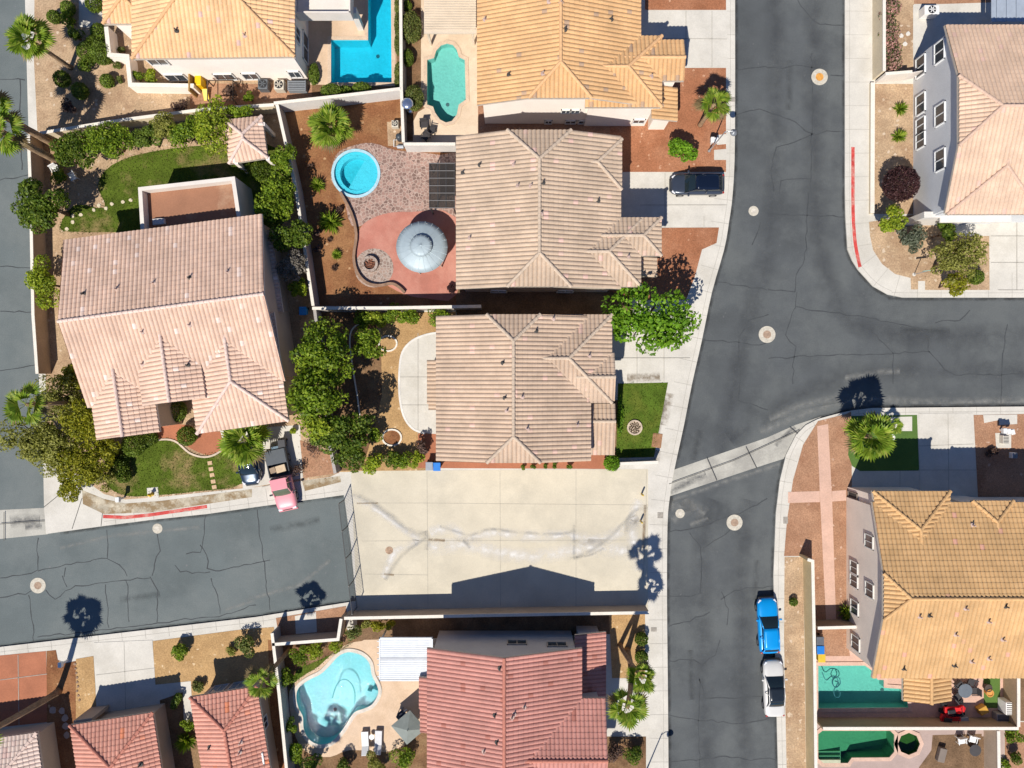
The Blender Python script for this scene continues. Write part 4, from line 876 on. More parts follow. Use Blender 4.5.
LF = dict(
  bright=Mleaf('leaf_bright', [(.080, .181, .009), (.145, .290, .014), (.232, .392, .026)], .35),
  mid=Mleaf('leaf_mid', [(.070, .128, .008), (.166, .250, .015), (.307, .384, .032)]),
  dark=Mleaf('leaf_dark', [(.045, .083, .008), (.096, .154, .013), (.192, .243, .026)]),
  yellow=Mleaf('leaf_yellow', [(.140, .205, .015), (.260, .334, .022), (.428, .463, .037)], .35),
  olive=Mleaf('leaf_olive', [(.154, .160, .026), (.262, .262, .051), (.397, .384, .102)]),
  goldl=Mleaf('leaf_gold', [(.13, .145, .008), (.26, .265, .014), (.42, .375, .03)]),
  grey=Mleaf('leaf_grey', [(.090, .109, .064), (.141, .160, .102), (.218, .230, .166)]),
  silver=Mleaf('leaf_silver', [(.13, .11, .09), (.21, .185, .15), (.32, .28, .23)], .15),
  purple=Mleaf('leaf_purple', [(.03, .012, .014), (.055, .022, .024), (.085, .04, .035)], .15),
  topiary=Mleaf('leaf_topiary', [(.06, .10, .010), (.115, .17, .016), (.18, .235, .03)], .2),
  hedge=Mleaf('leaf_hedge', [(.065, .094, .017), (.123, .152, .029), (.203, .203, .051)], .2),
  bare=Mleaf('twig_brown', [(.05, .028, .02), (.10, .055, .04), (.15, .095, .07)], .05),
  oleander=Mleaf('leaf_oleander', [(.045, .075, .015), (.08, .11, .025), (.42, .19, .17), (.50, .28, .24), (.10, .11, .03)], .2),
  palm=Mleaf('palm_leaf', [(.08, .15, .012), (.15, .24, .016), (.24, .33, .03), (.36, .38, .07)], .35),
  palmdry=Mleaf('palm_dry', [(.16, .11, .05), (.26, .19, .09)], .2),
)
BARK = M('bark', (.15, .10, .065), .95, .25, 2, .3, 10, .5, .03, .1); PBARK = M('palm_bark', (.30, .20, .12), .95, .25, 1.5, .4, 7, .6, .04, .1)
_sd = [100]
def tree(px, py, r, hc, kind, label, rz=None, dens=1.0, leaf=.26, K=None, ry=None, cat='tree', lean=(0, 0), group='garden trees', blob=.36):
    """px,py,r: crown centre and radius in the picture; hc: height of the crown centre"""
    _sd[0] += 1; g = random.Random(_sd[0]); c = P(px, py, hc); s = (CAMH - hc) / FPX; R_ = r * s; Ry = (ry or r) * s; rz = rz or min(R_ * .8, hc * .62)
    t = thing('tree', label, cat, (c.x + lean[0], c.y + lean[1], .1), 0, group)
    b = MB(); base = Vector((c.x + lean[0], c.y + lean[1], .05)); fork = Vector((c.x + lean[0] * .4, c.y + lean[1] * .4, hc * .45))
    tr = max(.07, R_ * .06)
    b.tube([base, base.lerp(fork, .5) + Vector((g.uniform(-.1, .1), g.uniform(-.1, .1), 0)), fork], [tr * 1.35, tr, tr * .8], 8)
    for k in range(6):
        a = k * 1.05 + g.uniform(-.3, .3); e = Vector((c.x + math.cos(a) * R_ * .6, c.y + math.sin(a) * Ry * .6, hc + g.uniform(-.1, .35) * rz))
        b.tube([fork - Vector((0, 0, .1)), fork.lerp(e, .5) + Vector((0, 0, .25)), e], [tr * .6, tr * .4, tr * .15], 6)
    b.build('trunk', BARK, t, smooth=True)
    n = int(dens * 620 * (R_ * Ry) ** .9 * (.26 / leaf) ** 1.3) + 500
    V, F = leaf_cloud(c, (R_, Ry, rz), K or max(12, int(R_ * 12)), n, leaf, _sd[0], blob=blob)
    o = obj('crown', V, F, LF[kind], t); return t
def shrub(px, py, r, kind, label, h=None, K=7, leaf=.16, dens=1.0, ry=None, group='garden shrubs', cat='shrub', name='shrub', shell=.75, blob=.5):
    _sd[0] += 1; g = random.Random(_sd[0]); s = (CAMH - .6) / FPX; R_ = r * s; Ry = (ry or r) * s; h = h or max(.5, R_ * 1.3)
    c = P(px, py, .13 + h * .55); n = int(dens * 900 * (R_ * Ry) ** .85) + 260
    t = thing(name, label, cat, (c.x, c.y, .13), 0, group)
    V, F = leaf_cloud(c, (R_ * 1.05, Ry * 1.05, h * .52), K, n, leaf, _sd[0], shell=shell, blob=blob)
    obj('foliage', V, F, LF[kind], t)
    m = MB()
    for k in range(5):
        a = k * 1.256 + g.random(); m.tube([(c.x + math.cos(a) * .04, c.y + math.sin(a) * .04, .1), (c.x + math.cos(a) * R_ * .5, c.y + math.sin(a) * Ry * .5, .13 + h * .7)], [.035, .012], 5)
    m.build('stem', BARK, t); return t
def topiary(px, py, r, label, kind='topiary', h=None, ry=None, **k):
    return shrub(px, py, r, kind, label, h=h or r * .16, K=1, leaf=.13, dens=3.4, ry=ry, shell=.72, group='clipped shrubs', **k)
def palm_crown(seed, n=26, R_=1.25, pet=.9, droop=.5, elmin=-45):
    g = random.Random(seed); V = []; F = []; MI = []
    for k in range(n):
        az = k * 2.399 + g.uniform(-.25, .25); el = R(58 - (58 - elmin) * (k / n) ** 1.25 + g.uniform(-9, 9)); sc = g.uniform(.85, 1.12)
        x = Vector((math.cos(az) * math.cos(el), math.sin(az) * math.cos(el), math.sin(el))); sd_ = Vector((-math.sin(az), math.cos(az), 0)); up = x.cross(sd_) * -1
        if up.z < 0: up = -up
        roll = g.uniform(-.35, .35); sd2 = sd_ * math.cos(roll) + up * math.sin(roll); up2 = up * math.cos(roll) - sd_ * math.sin(roll); sd_, up = sd2, up2
        L = pet * sc * (.45 + .55 * min(1, 2.2 * k / n)); tip = x * L + Vector((0, 0, -.10 * L)); k0 = len(V)
        V += [sd_ * .03, x * L * .5 + sd_ * .025 + up * .05, tip, x * L * .5 - sd_ * .025 + up * .05]; F.append((k0, k0 + 1, k0 + 2, k0 + 3)); MI.append(0)
        m = 15
        for j in range(m):
            a = R(-82 + 164 * j / (m - 1)); d = x * math.cos(a) + sd_ * math.sin(a); q = sd_ * math.cos(a) - x * math.sin(a)
            l = R_ * sc * (.62 + .38 * math.cos(a * .75)) * g.uniform(.9, 1.08); w = l * .075
            fold = .10 * l; dr = droop * l * g.uniform(.5, 1.1)
            k0 = len(V); mid = tip + d * l * .55 + up * (fold - .05 * l)
            V += [tip, mid + q * w - Vector((0, 0, .05 * l)), tip + d * l * .92 - Vector((0, 0, dr)) + up * .05, mid - q * w - Vector((0, 0, .05 * l))]
            F.append((k0, k0 + 1, k0 + 2, k0 + 3)); MI.append(1 if k > n - 4 else 0)
    return [tuple(v) for v in V], F, MI
PALMV = [palm_crown(s_, n_, 1.08, .85, d_, e_) for s_, n_, d_, e_ in ((1, 15, .22, -42), (2, 12, .25, -38), (3, 25, .22, -30))]
def palm(bx, by, h, R_, label, var=0, lean=(0, 0), tr=.2, dead=True):
    """bx,by: trunk foot in the picture; R_: crown radius in metres; lean: metres the head is off the foot"""
    _sd[0] += 1; f = P(bx, by, .1); t = thing('palm_tree', label, 'palm tree', f, 0, 'fan palms')
    top = Vector((f.x + lean[0], f.y + lean[1], h)); m = MB(); pts = []; N = 14
    for i in range(N + 1):
        q = i / N; p = Vector((f.x + lean[0] * q ** 1.6, f.y + lean[1] * q ** 1.6, .05 + (h - .05) * q)); pts.append(p)
    m.tube(pts, [tr * (1.35 if i == 0 else 1.0 - .25 * i / N + (.06 if i % 2 else 0)) for i in range(N + 1)], 10); m.build('trunk', PBARK, t, smooth=True)
    v, F, MI = PALMV[var]; sc = R_ / 2.0; a = _sd[0] * 1.7
    ca, sa = math.cos(a), math.sin(a)
    me_v = [(top.x - f.x + (x * ca - y * sa) * sc, top.y - f.y + (x * sa + y * ca) * sc, top.z - f.z + z * sc) for x, y, z in v]
    o = obj('crown', me_v, np.array(F), [LF['palm'], LF['palmdry']], t, local=True)
    o.data.polygons.foreach_set("material_index", np.array(MI, dtype=np.int32))
    return t
def yucca(px, py, r, label, kind='palm', n=60, name='yucca', cat='plant', up=.9, group='spiky desert plants'):
    _sd[0] += 1; g = random.Random(_sd[0]); R_ = r * CAMH / FPX; c = P(px, py, .25); V = []; F = []
    for k in range(n):
        az = k * 2.399; el = g.uniform(.1, 1.3); l = R_ * g.uniform(.75, 1.1) / max(.45, math.cos(el * .75)); l = min(l, R_ * 1.4)
        d = Vector((math.cos(az) * math.cos(el), math.sin(az) * math.cos(el), math.sin(el))); q = Vector((-math.sin(az), math.cos(az), 0)); k0 = len(V); w = R_ * .07
        V += [c, c + d * l * .5 + q * w, c + d * l - Vector((0, 0, .12 * l)), c + d * l * .5 - q * w]; F.append((k0, k0 + 1, k0 + 2, k0 + 3))
    t = obj(name, V, F, LF[kind]); return tag(t, label, cat, group)

# palms
palm(54, 144, 7.6, 2.3, 'leaning palm at the upper left edge, its head over the side road', 1, (-.2, .3), .32)
palm(60, 162, 7.4, 2.3, 'second leaning palm at the upper left edge, rooted nearer the garden chairs', 0, (-.2, .2), .32)
palm(71, 68, 5.2, 2.2, 'palm with a wide head above the pavement in the top left corner', 2, (-.3, .1))
palm(88, 402, 7.8, 2.2, 'palm among golden bushes whose shadow falls on the pink house roof', 1, (-.2, 0))
palm(259, 438, 3.3, 2.6, 'palm with broad bright fronds over the small dark car', 2, (-.1, .1))
palm(59, 691, 9.3, 2.1, 'tall leaning palm at the bottom left with its whole shadow on the street', 2, (-.8, .2), .27)
palm(289, 650, 6.8, 1.7, 'palm leaning over the narrow wall beside the coral roofed house', 1, (-.1, 0))
palm(620, 645, 7.6, 1.5, 'upper of the two palms beside the red roofed house', 0, (.6, .2))
palm(627, 650, 12.0, 1.75, 'taller lower palm of the pair beside the red roofed house', 0, (-1.9, .4), .24)
palm(847, 433, 4.2, 2.5, 'dense bright palm by the pavement of the lower right corner', 2, (0, 0), .25)
palm(700, 125, 4.3, 1.9, 'palm in the red gravel beside the lamp post', 1, (.1, .2))
palm(338, 136, 2.2, 2.3, 'low fan palm in the brown yard above the round pool', 2, (-.1, .1), .25)
palm(887, 425, 1.3, .9, 'tiny palm beside the dense bright palm at the lower right corner', 0, (0, 0), .12)
palm(302, 796, 8.2, 1.5, 'palm at the bottom edge below the aqua pool', 1, (0, 0))
for a in ((331, 223, 14, 'large spiky green rosette beside the curved planter wall'), (337, 255, 6.5, 'small spiky rosette in the brown yard left of the fire pit'), (318, 186, 9, 'spiky rosette against the wall in the brown yard, left of the spa'), (846, 611, 10, 'bright spiky plant against the greige house side'), (899, 110, 8.5, 'upper of two bright spiky plants in front of the grey house'), (898, 137, 8.5, 'lower of two bright spiky plants in front of the grey house'), (187, 740, 12, 'dark spiky plant between the two coral roofs')):
    yucca(a[0], a[1], a[2], a[3], n=90)
for a in ((311, 167, 4.5, 'small rust coloured desert plant in the brown yard'), (330, 240, 4, 'rust coloured plant below the large spiky rosette'), (335, 268, 4.5, 'rust coloured plant nearest the fire pit')): yucca(*a, kind='bare', n=50)
# trees
tree(651, 318, 47, 4.6, 'bright', 'big bright green tree shading the driveway between the centre houses', ry=40, dens=.95, leaf=.34, lean=(0, .2), K=46, blob=.26)
tree(323, 354, 34, 4.5, 'mid', 'dark leafy tree just right of the pink house', dens=1.1, leaf=.28, K=46, blob=.26)
tree(316, 398, 31, 5.2, 'mid', 'leafy tree in the middle of the dark row right of the pink house', dens=1.1, leaf=.28, K=42, blob=.27)
tree(340, 430, 36, 4.2, 'dark', 'spreading dark tree above the pickup truck', dens=1.15, leaf=.27, ry=26, K=42, blob=.27)
tree(322, 425, 20, 5.0, 'yellow', 'olive tinted tree top beside the pickup truck', dens=.9, leaf=.27, K=20)
tree(369, 345, 18, 2.6, 'mid', 'small tree inside the yellow gravel backyard', dens=1.0, leaf=.22)
tree(350, 455, 17, 3.0, 'dark', 'dark small tree at the corner of the concrete lot', dens=1.1, leaf=.22)
tree(44, 205, 33, 3.4, 'dark', 'round dark green tree at the wall of the side road', dens=1.35, leaf=.24, ry=28, K=38, blob=.28)
tree(44, 283, 18, 2.4, 'yellow', 'yellow green tree behind the street wall left of the pink roof', ry=26, dens=1.15, leaf=.2)
tree(33, 440, 38, 3.0, 'olive', 'olive grey mesquite at the end of the side road', ry=26, dens=1.0, leaf=.2, K=36, blob=.28)
tree(88, 420, 27, 3.0, 'goldl', 'golden mesquite against the left corner of the pink house', dens=1.15, leaf=.19)
tree(80, 462, 31, 2.6, 'goldl', 'golden mesquite beside the front lawn of the pink house', ry=25, dens=1.2, leaf=.19)
tree(58, 398, 26, 3.0, 'olive', 'olive mesquite under the palm left of the pink house', dens=1.0, leaf=.19)
tree(72, 380, 17, 2.4, 'goldl', 'dull golden bushy tree behind the street wall', dens=1.0, leaf=.18)
tree(56, 450, 27, 2.6, 'olive', 'grey olive mesquite between the golden ones', dens=1.1, leaf=.19)
tree(110, 448, 14, 2.2, 'goldl', 'small golden mesquite nearest the sculpted shrubs', dens=1.1, leaf=.18)
tree(74, 150, 23, 2.4, 'dark', 'dark bushy tree at the left end of the back hedge', dens=1.4, leaf=.2, ry=22)
tree(108, 141, 29, 2.6, 'mid', 'wide bushy tree in the back hedge above the lawn', dens=1.4, leaf=.2, ry=19)
tree(146, 138, 17, 2.4, 'topiary', 'rounded shrub tree in the middle of the back hedge', dens=2.0, leaf=.15, ry=17)
tree(165, 128, 17, 2.6, 'olive', 'grey green rounded tree in the back hedge', dens=1.7, leaf=.16, ry=15)
tree(189, 134, 21, 2.5, 'mid', 'leafy tree near the right end of the back hedge', dens=1.3, leaf=.2)
tree(212, 125, 19, 3.2, 'yellow', 'light green tree touching the tiled gazebo', ry=32, dens=1.1, leaf=.2, K=22)
tree(240, 113, 16, 2.2, 'mid', 'leafy tree above the tiled gazebo', ry=8, dens=1.1, leaf=.19)
tree(276, 203, 24, 3.2, 'mid', 'leafy tree right of the flat brown roof', ry=26, dens=1.1, leaf=.22)
tree(291, 235, 23, 3.2, 'dark', 'dark tree between the pink roof and the brown yard', ry=18, dens=1.1, leaf=.22)
tree(283, 162, 14, 2.4, 'mid', 'slim tree between the tiled gazebo and the brown yard wall', ry=20, dens=1.1, leaf=.2)
tree(292, 265, 20, 2.7, 'silver', 'silvery bare twigged tree beside the pink roof', dens=1.1, leaf=.16, ry=16)
tree(300, 289, 12, 2.0, 'yellow', 'yellow green bush tree above the blue bin', dens=1.1, leaf=.18)
tree(683, 150, 17, 1.9, 'bright', 'round bright green tree in the red gravel front yard', dens=1.3, leaf=.22, ry=14, K=18)
tree(953, 262, 30, 2.8, 'olive', 'large olive palo verde on the upper right corner', ry=22, dens=.75, leaf=.18, K=26, blob=.3)
tree(968, 246, 20, 2.6, 'olive', 'smaller olive palo verde close to the entry walk', ry=16, dens=.7, leaf=.18, blob=.3)
tree(955, 284, 14, 2.4, 'goldl', 'sparse golden tree top hanging over the corner pavement', ry=14, dens=.8, leaf=.18)
tree(892, 220, 16, 2.3, 'yellow', 'yellow green small tree on the upper right corner', ry=14, dens=1.2, leaf=.19)
tree(912, 238, 16, 2.0, 'grey', 'grey green shrub tree on the upper right corner', ry=15, dens=1.5, leaf=.16)
tree(946, 233, 13, 2.2, 'dark', 'dark green small tree beside the porch of the grey house', dens=1.3, leaf=.19)
tree(901, 184, 18, 1.9, 'purple', 'round purple leaved tree beside the grey house', dens=2.2, leaf=.17, K=1)
for a in ((888, 12, 12, 'top flowering pink oleander along the cream wall'), (888, 36, 10, 'middle flowering pink oleander along the cream wall'), (890, 58, 11, 'lowest flowering pink oleander beside the white gate wall')):
    shrub(a[0], a[1], a[2], 'oleander', a[3], h=2.0, K=12, leaf=.17, dens=1.5, ry=15, group='flowering oleanders')
tree(70, 486, 16, 1.8, 'goldl', 'low golden bush at the pavement corner below the mesquites', dens=1.2, leaf=.18)
tree(100, 478, 15, 1.8, 'olive', 'low olive bush beside the front lawn below the golden mesquite', dens=1.1, leaf=.18)
tree(310, 378, 18, 3.6, 'yellow', 'sunlit yellow green tree top in the dark row right of the pink house', dens=1.0, leaf=.26)
# row along the top of the yellow gravel yard and the hedge above the lot
for a in ((364, 320, 10, 'mid', 'leftmost shrub along the top wall of the yellow gravel yard'), (378, 318, 9, 'yellow', 'yellow shrub along the top wall of the yellow gravel yard'), (391, 315, 11, 'mid', 'leafy shrub in the middle of the top wall of the yellow gravel yard'), (410, 319, 12, 'mid', 'widest leafy shrub along the top wall of the yellow gravel yard'), (440, 316, 12, 'mid', 'leafy shrub at the corner of the lower centre house'),
          (372, 463, 11, 'yellow', 'yellow green shrub above the concrete lot'), (392, 460, 8, 'dark', 'dark shrub above the concrete lot'), (404, 462, 11, 'mid', 'leafy shrub above the concrete lot'), (417, 459, 9, 'yellow', 'light shrub next to the wheeled bins'), (422, 447, 7, 'bare', 'brown twiggy shrub above the wheeled bins'), (374, 434, 9, 'mid', 'small shrub beside the bare ring planter')):
    shrub(a[0], a[1], a[2], a[3], a[4], h=1.7, K=8, leaf=.2, dens=1.0)
for k, x in enumerate((523, 534, 545, 555, 570)): shrub(x, 466.5, 3.2, 'dark', 'small dark shrub below the lower centre house, number %s of the row from the left' % ('first', 'second', 'third', 'fourth', 'fifth')[k] if False else ('first', 'second', 'third', 'fourth', 'fifth')[k] + ' tiny shrub from the left between house and concrete lot', h=.8, K=3, leaf=.14, group='tiny shrubs beside the lot')
topiary(612, 463, 8, 'round bright green shrub at the top right of the concrete lot', kind='bright')
shrub(620, 424, 3.2, 'bright', 'narrow hedge strip between the small front lawn and the house', h=.8, K=8, ry=26, leaf=.14, cat='hedge', name='hedge')
# top left gardens
for a in ((54, 17, 6.5, 'round dark clipped shrub beside the side road at the top left'), (88, 52, 10, 'dark clipped shrub in the palm shade at the top left'), (99, 32, 8, 'clipped shrub beside the entry walk'), (102, 53, 11, 'large clipped shrub left of the white courtyard wall'), (94, 44, 8, 'clipped shrub between the palm and the white courtyard'), (107, 81, 6.8, 'clipped ball shrub below the white courtyard wall'), (80, 91, 8, 'dark ball shrub in the shadow of the palms'), (62, 79, 8, 'dark ball shrub nearest the side road'), (94, 4, 8, 'clipped shrub at the top edge beside the entry walk'), (68, 8, 7, 'loose green shrub at the top edge')):
    topiary(*a)
for a in ((119, 79, 4, 'small grey green shrub beside the clipped ball'), (119, 65, 5, 'small yellowish shrub inside the courtyard corner'), (123, 50, 5, 'low shrub against the courtyard wall')): shrub(a[0], a[1], a[2], 'hedge', a[3], K=3)
for a in ((138, 75, 7, 'mid', 'leafy plant inside the white courtyard'), (151, 76, 8, 'yellow', 'brighter leafy plant inside the white courtyard'), (231, 92, 7, 'bare', 'brown twiggy bush by the air conditioners'), (250, 98, 6, 'mid', 'leafy bush right of the brown twiggy bush'), (58, 175, 9, 'mid', 'small leafy bush by the white garden chairs'), (180, 108, 9, 'bare', 'dry brown bush behind the back hedge')): shrub(a[0], a[1], a[2], a[3], a[4], h=1.2)
topiary(262, 172, 13, 'flattened dark green dome shrub below the tiled gazebo', kind='dark', ry=10)
topiary(242, 166, 10, 'clipped shrub left of the dark dome shrub', ry=6)
for a in ((314, 74, 5, 'slim conifer shrub beside the L shaped pool house', 11), (332, 91, 11, 'clipped shrub below the left end of the L shaped pool', 6), (346, 90, 6, 'small clipped shrub below the L shaped pool', 4), (362, 88, 9, 'clipped shrub below the middle of the L shaped pool', 5)): topiary(a[0], a[1], a[2], a[3], ry=a[4])
for k, (y, hh) in enumerate(((6, 9), (24, 14), (44, 11), (72, 10), (82, 6))): topiary(398.5, y, 4, ('topmost', 'second', 'middle', 'fourth', 'lowest')[k] + ' narrow hedge right of the L shaped pool counted from the top', ry=hh, kind='hedge', name='hedge', cat='hedge')
topiary(411, 27, 10.5, 'big square clipped hedge beside the beige patio cover', ry=15, kind='hedge', h=1.8)
topiary(407, 6, 5, 'small round shrub above the big square hedge')
topiary(408, 58, 5.5, 'clipped shrub between the two large hedges', ry=8, h=1.2)
topiary(414, 98, 9.5, 'large square clipped hedge left of the roman pool', ry=12, kind='hedge', h=1.7)
for a in ((70, 20, 9, 'mid', 'loose feathery bush under the corner palm at the top left'), (84, 66, 9, 'dark', 'dark feathery bush between the palms and the courtyard wall'), (76, 36, 8, 'dark', 'dark loose bush in the shadow of the corner palm'), (70, 108, 8, 'bare', 'dry twiggy bush in the palm shadows above the back wall')): shrub(a[0], a[1], a[2], a[3], a[4], h=1.3)
# pink house front
for a in ((175, 411, 11, 'round shrub inside the entry court of the pink house'), (187, 436, 9.5, 'round shrub on the terracotta walk'), (134, 445, 11.5, 'round shrub under the left forward wing of the pink house'), (150, 438, 7.5, 'smaller round shrub beside the left forward wing'), (119, 468, 9, 'largest ball of the sculpted shrub on the lawn'), (112, 461, 6, 'upper ball of the sculpted shrub on the lawn'), (124, 476, 7, 'lower ball of the sculpted shrub on the lawn'), (124, 459, 5, 'small ball of the sculpted shrub on the lawn')): topiary(*a)
for a in ((312, 447, 10, 'brown leafless bush beside the pickup truck bed'), (296, 470, 8, 'brown leafless bush at the pickup truck cab')): shrub(a[0], a[1], a[2], 'bare', a[3], h=1.2, leaf=.12, dens=.6)
shrub(293, 431, 5, 'yellow', 'small light shrub at the corner of the pink house garage', K=3)
# bottom
for a in ((180, 651, 11, 'mid', 'round shrub in the gold gravel left of the coral house'), (246, 645, 13, 'hedge', 'wide shrub in the gold gravel in front of the coral house'), (199, 688, 7, 'hedge', 'small shrub at the wall corner of the coral house'), (177, 702, 8, 'topiary', 'shrub at the front door of the left coral house'), (188, 725, 8, 'mid', 'leafy bush between the coral houses'), (232, 652, 6, 'olive', 'low olive shrub beside the wide shrub')):
    shrub(a[0], a[1], a[2], a[3], a[4], K=6, dens=1.4)
for a in ((300, 655, 12, 'mid', 'bushy shrub in the top left corner of the aqua pool yard'), (316, 650, 11, 'yellow', 'light shrub along the wall above the aqua pool'), (333, 645, 9, 'yellow', 'low light shrub along the wall above the aqua pool'), (354, 633, 9, 'hedge', 'square leafy shrub above the aqua pool'), (366, 624, 7, 'olive', 'small olive shrub on the wall above the aqua pool'), (378, 625, 8, 'goldl', 'golden shrub behind the long tan wall'), (390, 623, 7, 'goldl', 'smaller golden shrub behind the long tan wall'), (287, 677, 10, 'mid', 'shrub left of the pool lawn'), (289, 726, 8, 'mid', 'shrub left of the aqua pool between wall and coping'), (296, 752, 12, 'mid', 'leafy shrub in the lower left of the aqua pool yard'), (312, 762, 10, 'dark', 'dark shrub below the aqua pool'), (345, 763, 11, 'dark', 'dark shrub at the bottom edge below the loungers'), (375, 762, 13, 'olive', 'sprawling olive shrub at the bottom edge'), (404, 760, 13, 'mid', 'sprawling shrub beside the red roof at the bottom edge')):
    shrub(a[0], a[1], a[2], a[3], a[4], h=1.4, dens=1.1)
topiary(641.5, 639, 6.5, 'upper clipped ball shrub beside the pavement'); topiary(641.5, 657, 6.5, 'lower clipped ball shrub beside the pavement')
for a in ((613, 752, 11, 'bare', 'brown bush in the bottom corner by the red roof'), (635, 752, 12, 'dark', 'dark bush at the bottom under the palms')): shrub(a[0], a[1], a[2], a[3], a[4], h=1.5)
topiary(793.5, 602, 4, 'lone small green shrub in the gravel strip beside the yellow wall')
topiary(976, 277, 7.5, 'clipped ball shrub near the driveway at the upper right corner')
shrub(848, 613, 6, 'yellow', 'leafy plant under the spiky plant at the greige house', K=4)
shrub(1012, 735, 11, 'mid', 'leafy shrub in the bottom right corner yard', h=1.5); shrub(1014, 757, 7, 'dark', 'dark shrub at the bottom right edge', h=1.3); shrub(1005, 765, 5, 'mid', 'small shrub at the bottom right edge')
shrub(862, 455, 7, 'bright', 'low bright shrub under the dense palm', K=4); shrub(992, 452, 6, 'bare', 'low dry plant right of the driveway in shade', h=.5)
for a in ((338, 210, 5), (318, 232, 5), (316, 250, 5)): shrub(a[0], a[1], a[2], 'bare', ('dry bush beside the curved planter wall near the spa', 'dry bush against the wall of the brown yard', 'lower dry bush against the wall of the brown yard')[(a[0] < 330) + (a[1] > 240)], K=4, dens=.7, h=.6)
shrub(450, 288, 6, 'purple', 'dark reddish shrub at the corner of the red patio', K=4)

# grass blades along and over the lawns, leaf litter under the trees
def scatter(name, polys, per_m2, size, mat, seed, up, z, spill=.10):
    g = np.random.default_rng(seed); V = []
    for poly in polys:
        w = [W2(*q) for q in poly]; xs = [p[0] for p in w]; ys = [p[1] for p in w]; n = int(per_m2 * abs(area2(w)) / 2 * 1.0)
        pts = []
        while len(pts) < n:
            q = (g.uniform(min(xs), max(xs)), g.uniform(min(ys), max(ys)))
            if inside(q, w): pts.append(q)
        for _ in range(int(per_m2 * .8)):
            for i in range(len(w)):
                if g.uniform() < .35:
                    a, b = w[i], w[(i + 1) % len(w)]; t = g.uniform(); pts.append((a[0] + (b[0] - a[0]) * t + g.normal() * spill, a[1] + (b[1] - a[1]) * t + g.normal() * spill))
        for x, y in pts:
            a = g.uniform(0, 6.28); s = size * g.uniform(.6, 1.4); d = np.array([math.cos(a), math.sin(a), 0]); q = np.array([-d[1], d[0], 0]); c = np.array([x, y, z])
            tip = c + d * s * (1 - up) + np.array([0, 0, s * up + .01])
            V += [c - q * s * .16, c + q * s * .16, (c + tip) / 2 + q * s * .2 + np.array([0, 0, s * up * .2]), tip]
    o = obj(name, np.array(V), np.arange(len(V)).reshape(-1, 4), mat); o['kind'] = 'stuff'
    return o
LFG = Mleaf('grass_blade', [(.06, .10, .01), (.10, .145, .014), (.16, .17, .03)], .2); LFL = Mleaf('leaf_litter', [(.16, .10, .04), (.25, .17, .07), (.10, .07, .035)], .05)
scatter('grass', [[(618.5, 384), (667.5, 383), (653.5, 456.5), (616.5, 457.5)], smoothpoly([(112, 165), (150, 152), (215, 145), (280, 150), (280, 228), (120, 232), (80, 232), (60, 228), (75, 205), (105, 208), (98, 185)], 3), smoothpoly([(105, 465), (112, 452), (140, 446), (158, 440), (175, 441), (190, 452), (205, 456), (222, 452), (235, 440), (246, 445), (243, 483), (200, 491), (160, 495), (128, 496), (108, 486)], 3), smoothpoly([(296, 672), (310, 664), (330, 655), (350, 644), (343, 648), (332, 654), (319, 666), (306, 674), (295, 682), (290, 690)], 2)], 55, .13, LFG, 5, .55, .14)
scatter('leaf_litter', [circ(330, 380, 48, 24, 80), circ(80, 440, 42, 24, 52), circ(110, 148, 70, 24, 22), circ(286, 220, 22, 24, 55), circ(955, 262, 34, 24, 27), circ(320, 460, 22, 20, 16)], 6, .11, LFL, 6, .1, .165, .3)
# ------------------------------------------------------------------ vehicles
BLK = Mplain('rubber', (.015, .015, .016), .8); RIM = Mplain('rim', (.35, .35, .36), .3, .8); CHROME = Mplain('chrome', (.6, .6, .62), .15, 1.0)
CGL = newmat('car_glass')[0]; _b = CGL.node_tree.nodes["Principled BSDF"]; _b.inputs['Base Color'].default_value = (.012, .02, .024, 1); _b.inputs['Roughness'].default_value = .05; _b.inputs['Specular IOR Level'].default_value = .7
LAMPW = Mplain('headlight_glass', (.7, .7, .72), .1); LAMPR = Mplain('tail_lamp', (.35, .015, .01), .2); TRIM = Mplain('black_trim', (.02, .02, .022), .5)
def paint(name, col, metal=.0, rough=.28):
    m = Mplain(name, col, rough, metal, .5, .03, 1.0); return m
def loft(secs, name, m, t, sub=2):
    """secs: list of (x, [(y,z),...]) half sections from centre-top round to centre-bottom"""
    V = []; F = []; k = len(secs[0][1]); full = 2 * k - 2
    for x, hs in secs:
        ring = [(x, y, z) for y, z in hs] + [(x, -y, z) for y, z in hs[-2:0:-1]]; V += ring
    for i in range(len(secs) - 1):
        for j in range(full):
            F.append((i * full + j, i * full + (j + 1) % full, (i + 1) * full + (j + 1) % full, (i + 1) * full + j))
    F.append(tuple(range(full))[::-1]); F.append(tuple(range((len(secs) - 1) * full, len(secs) * full)))
    return obj(name, V, F, m, t, smooth=True, local=True, sub=sub)
def wheels(t, xs, y, r, w=.23):
    for x in xs:
        for s in (-1, 1):
            b = MB(); b.tube([(x, s * (y - w), r), (x, s * y, r)], r, 20); o = b.build('wheel', BLK, t, local=True)
            c = MB(); c.tube([(x, s * (y - .03), r), (x, s * (y + .012), r)], r * .62, 14); c.build('rim', RIM, o, local=True)
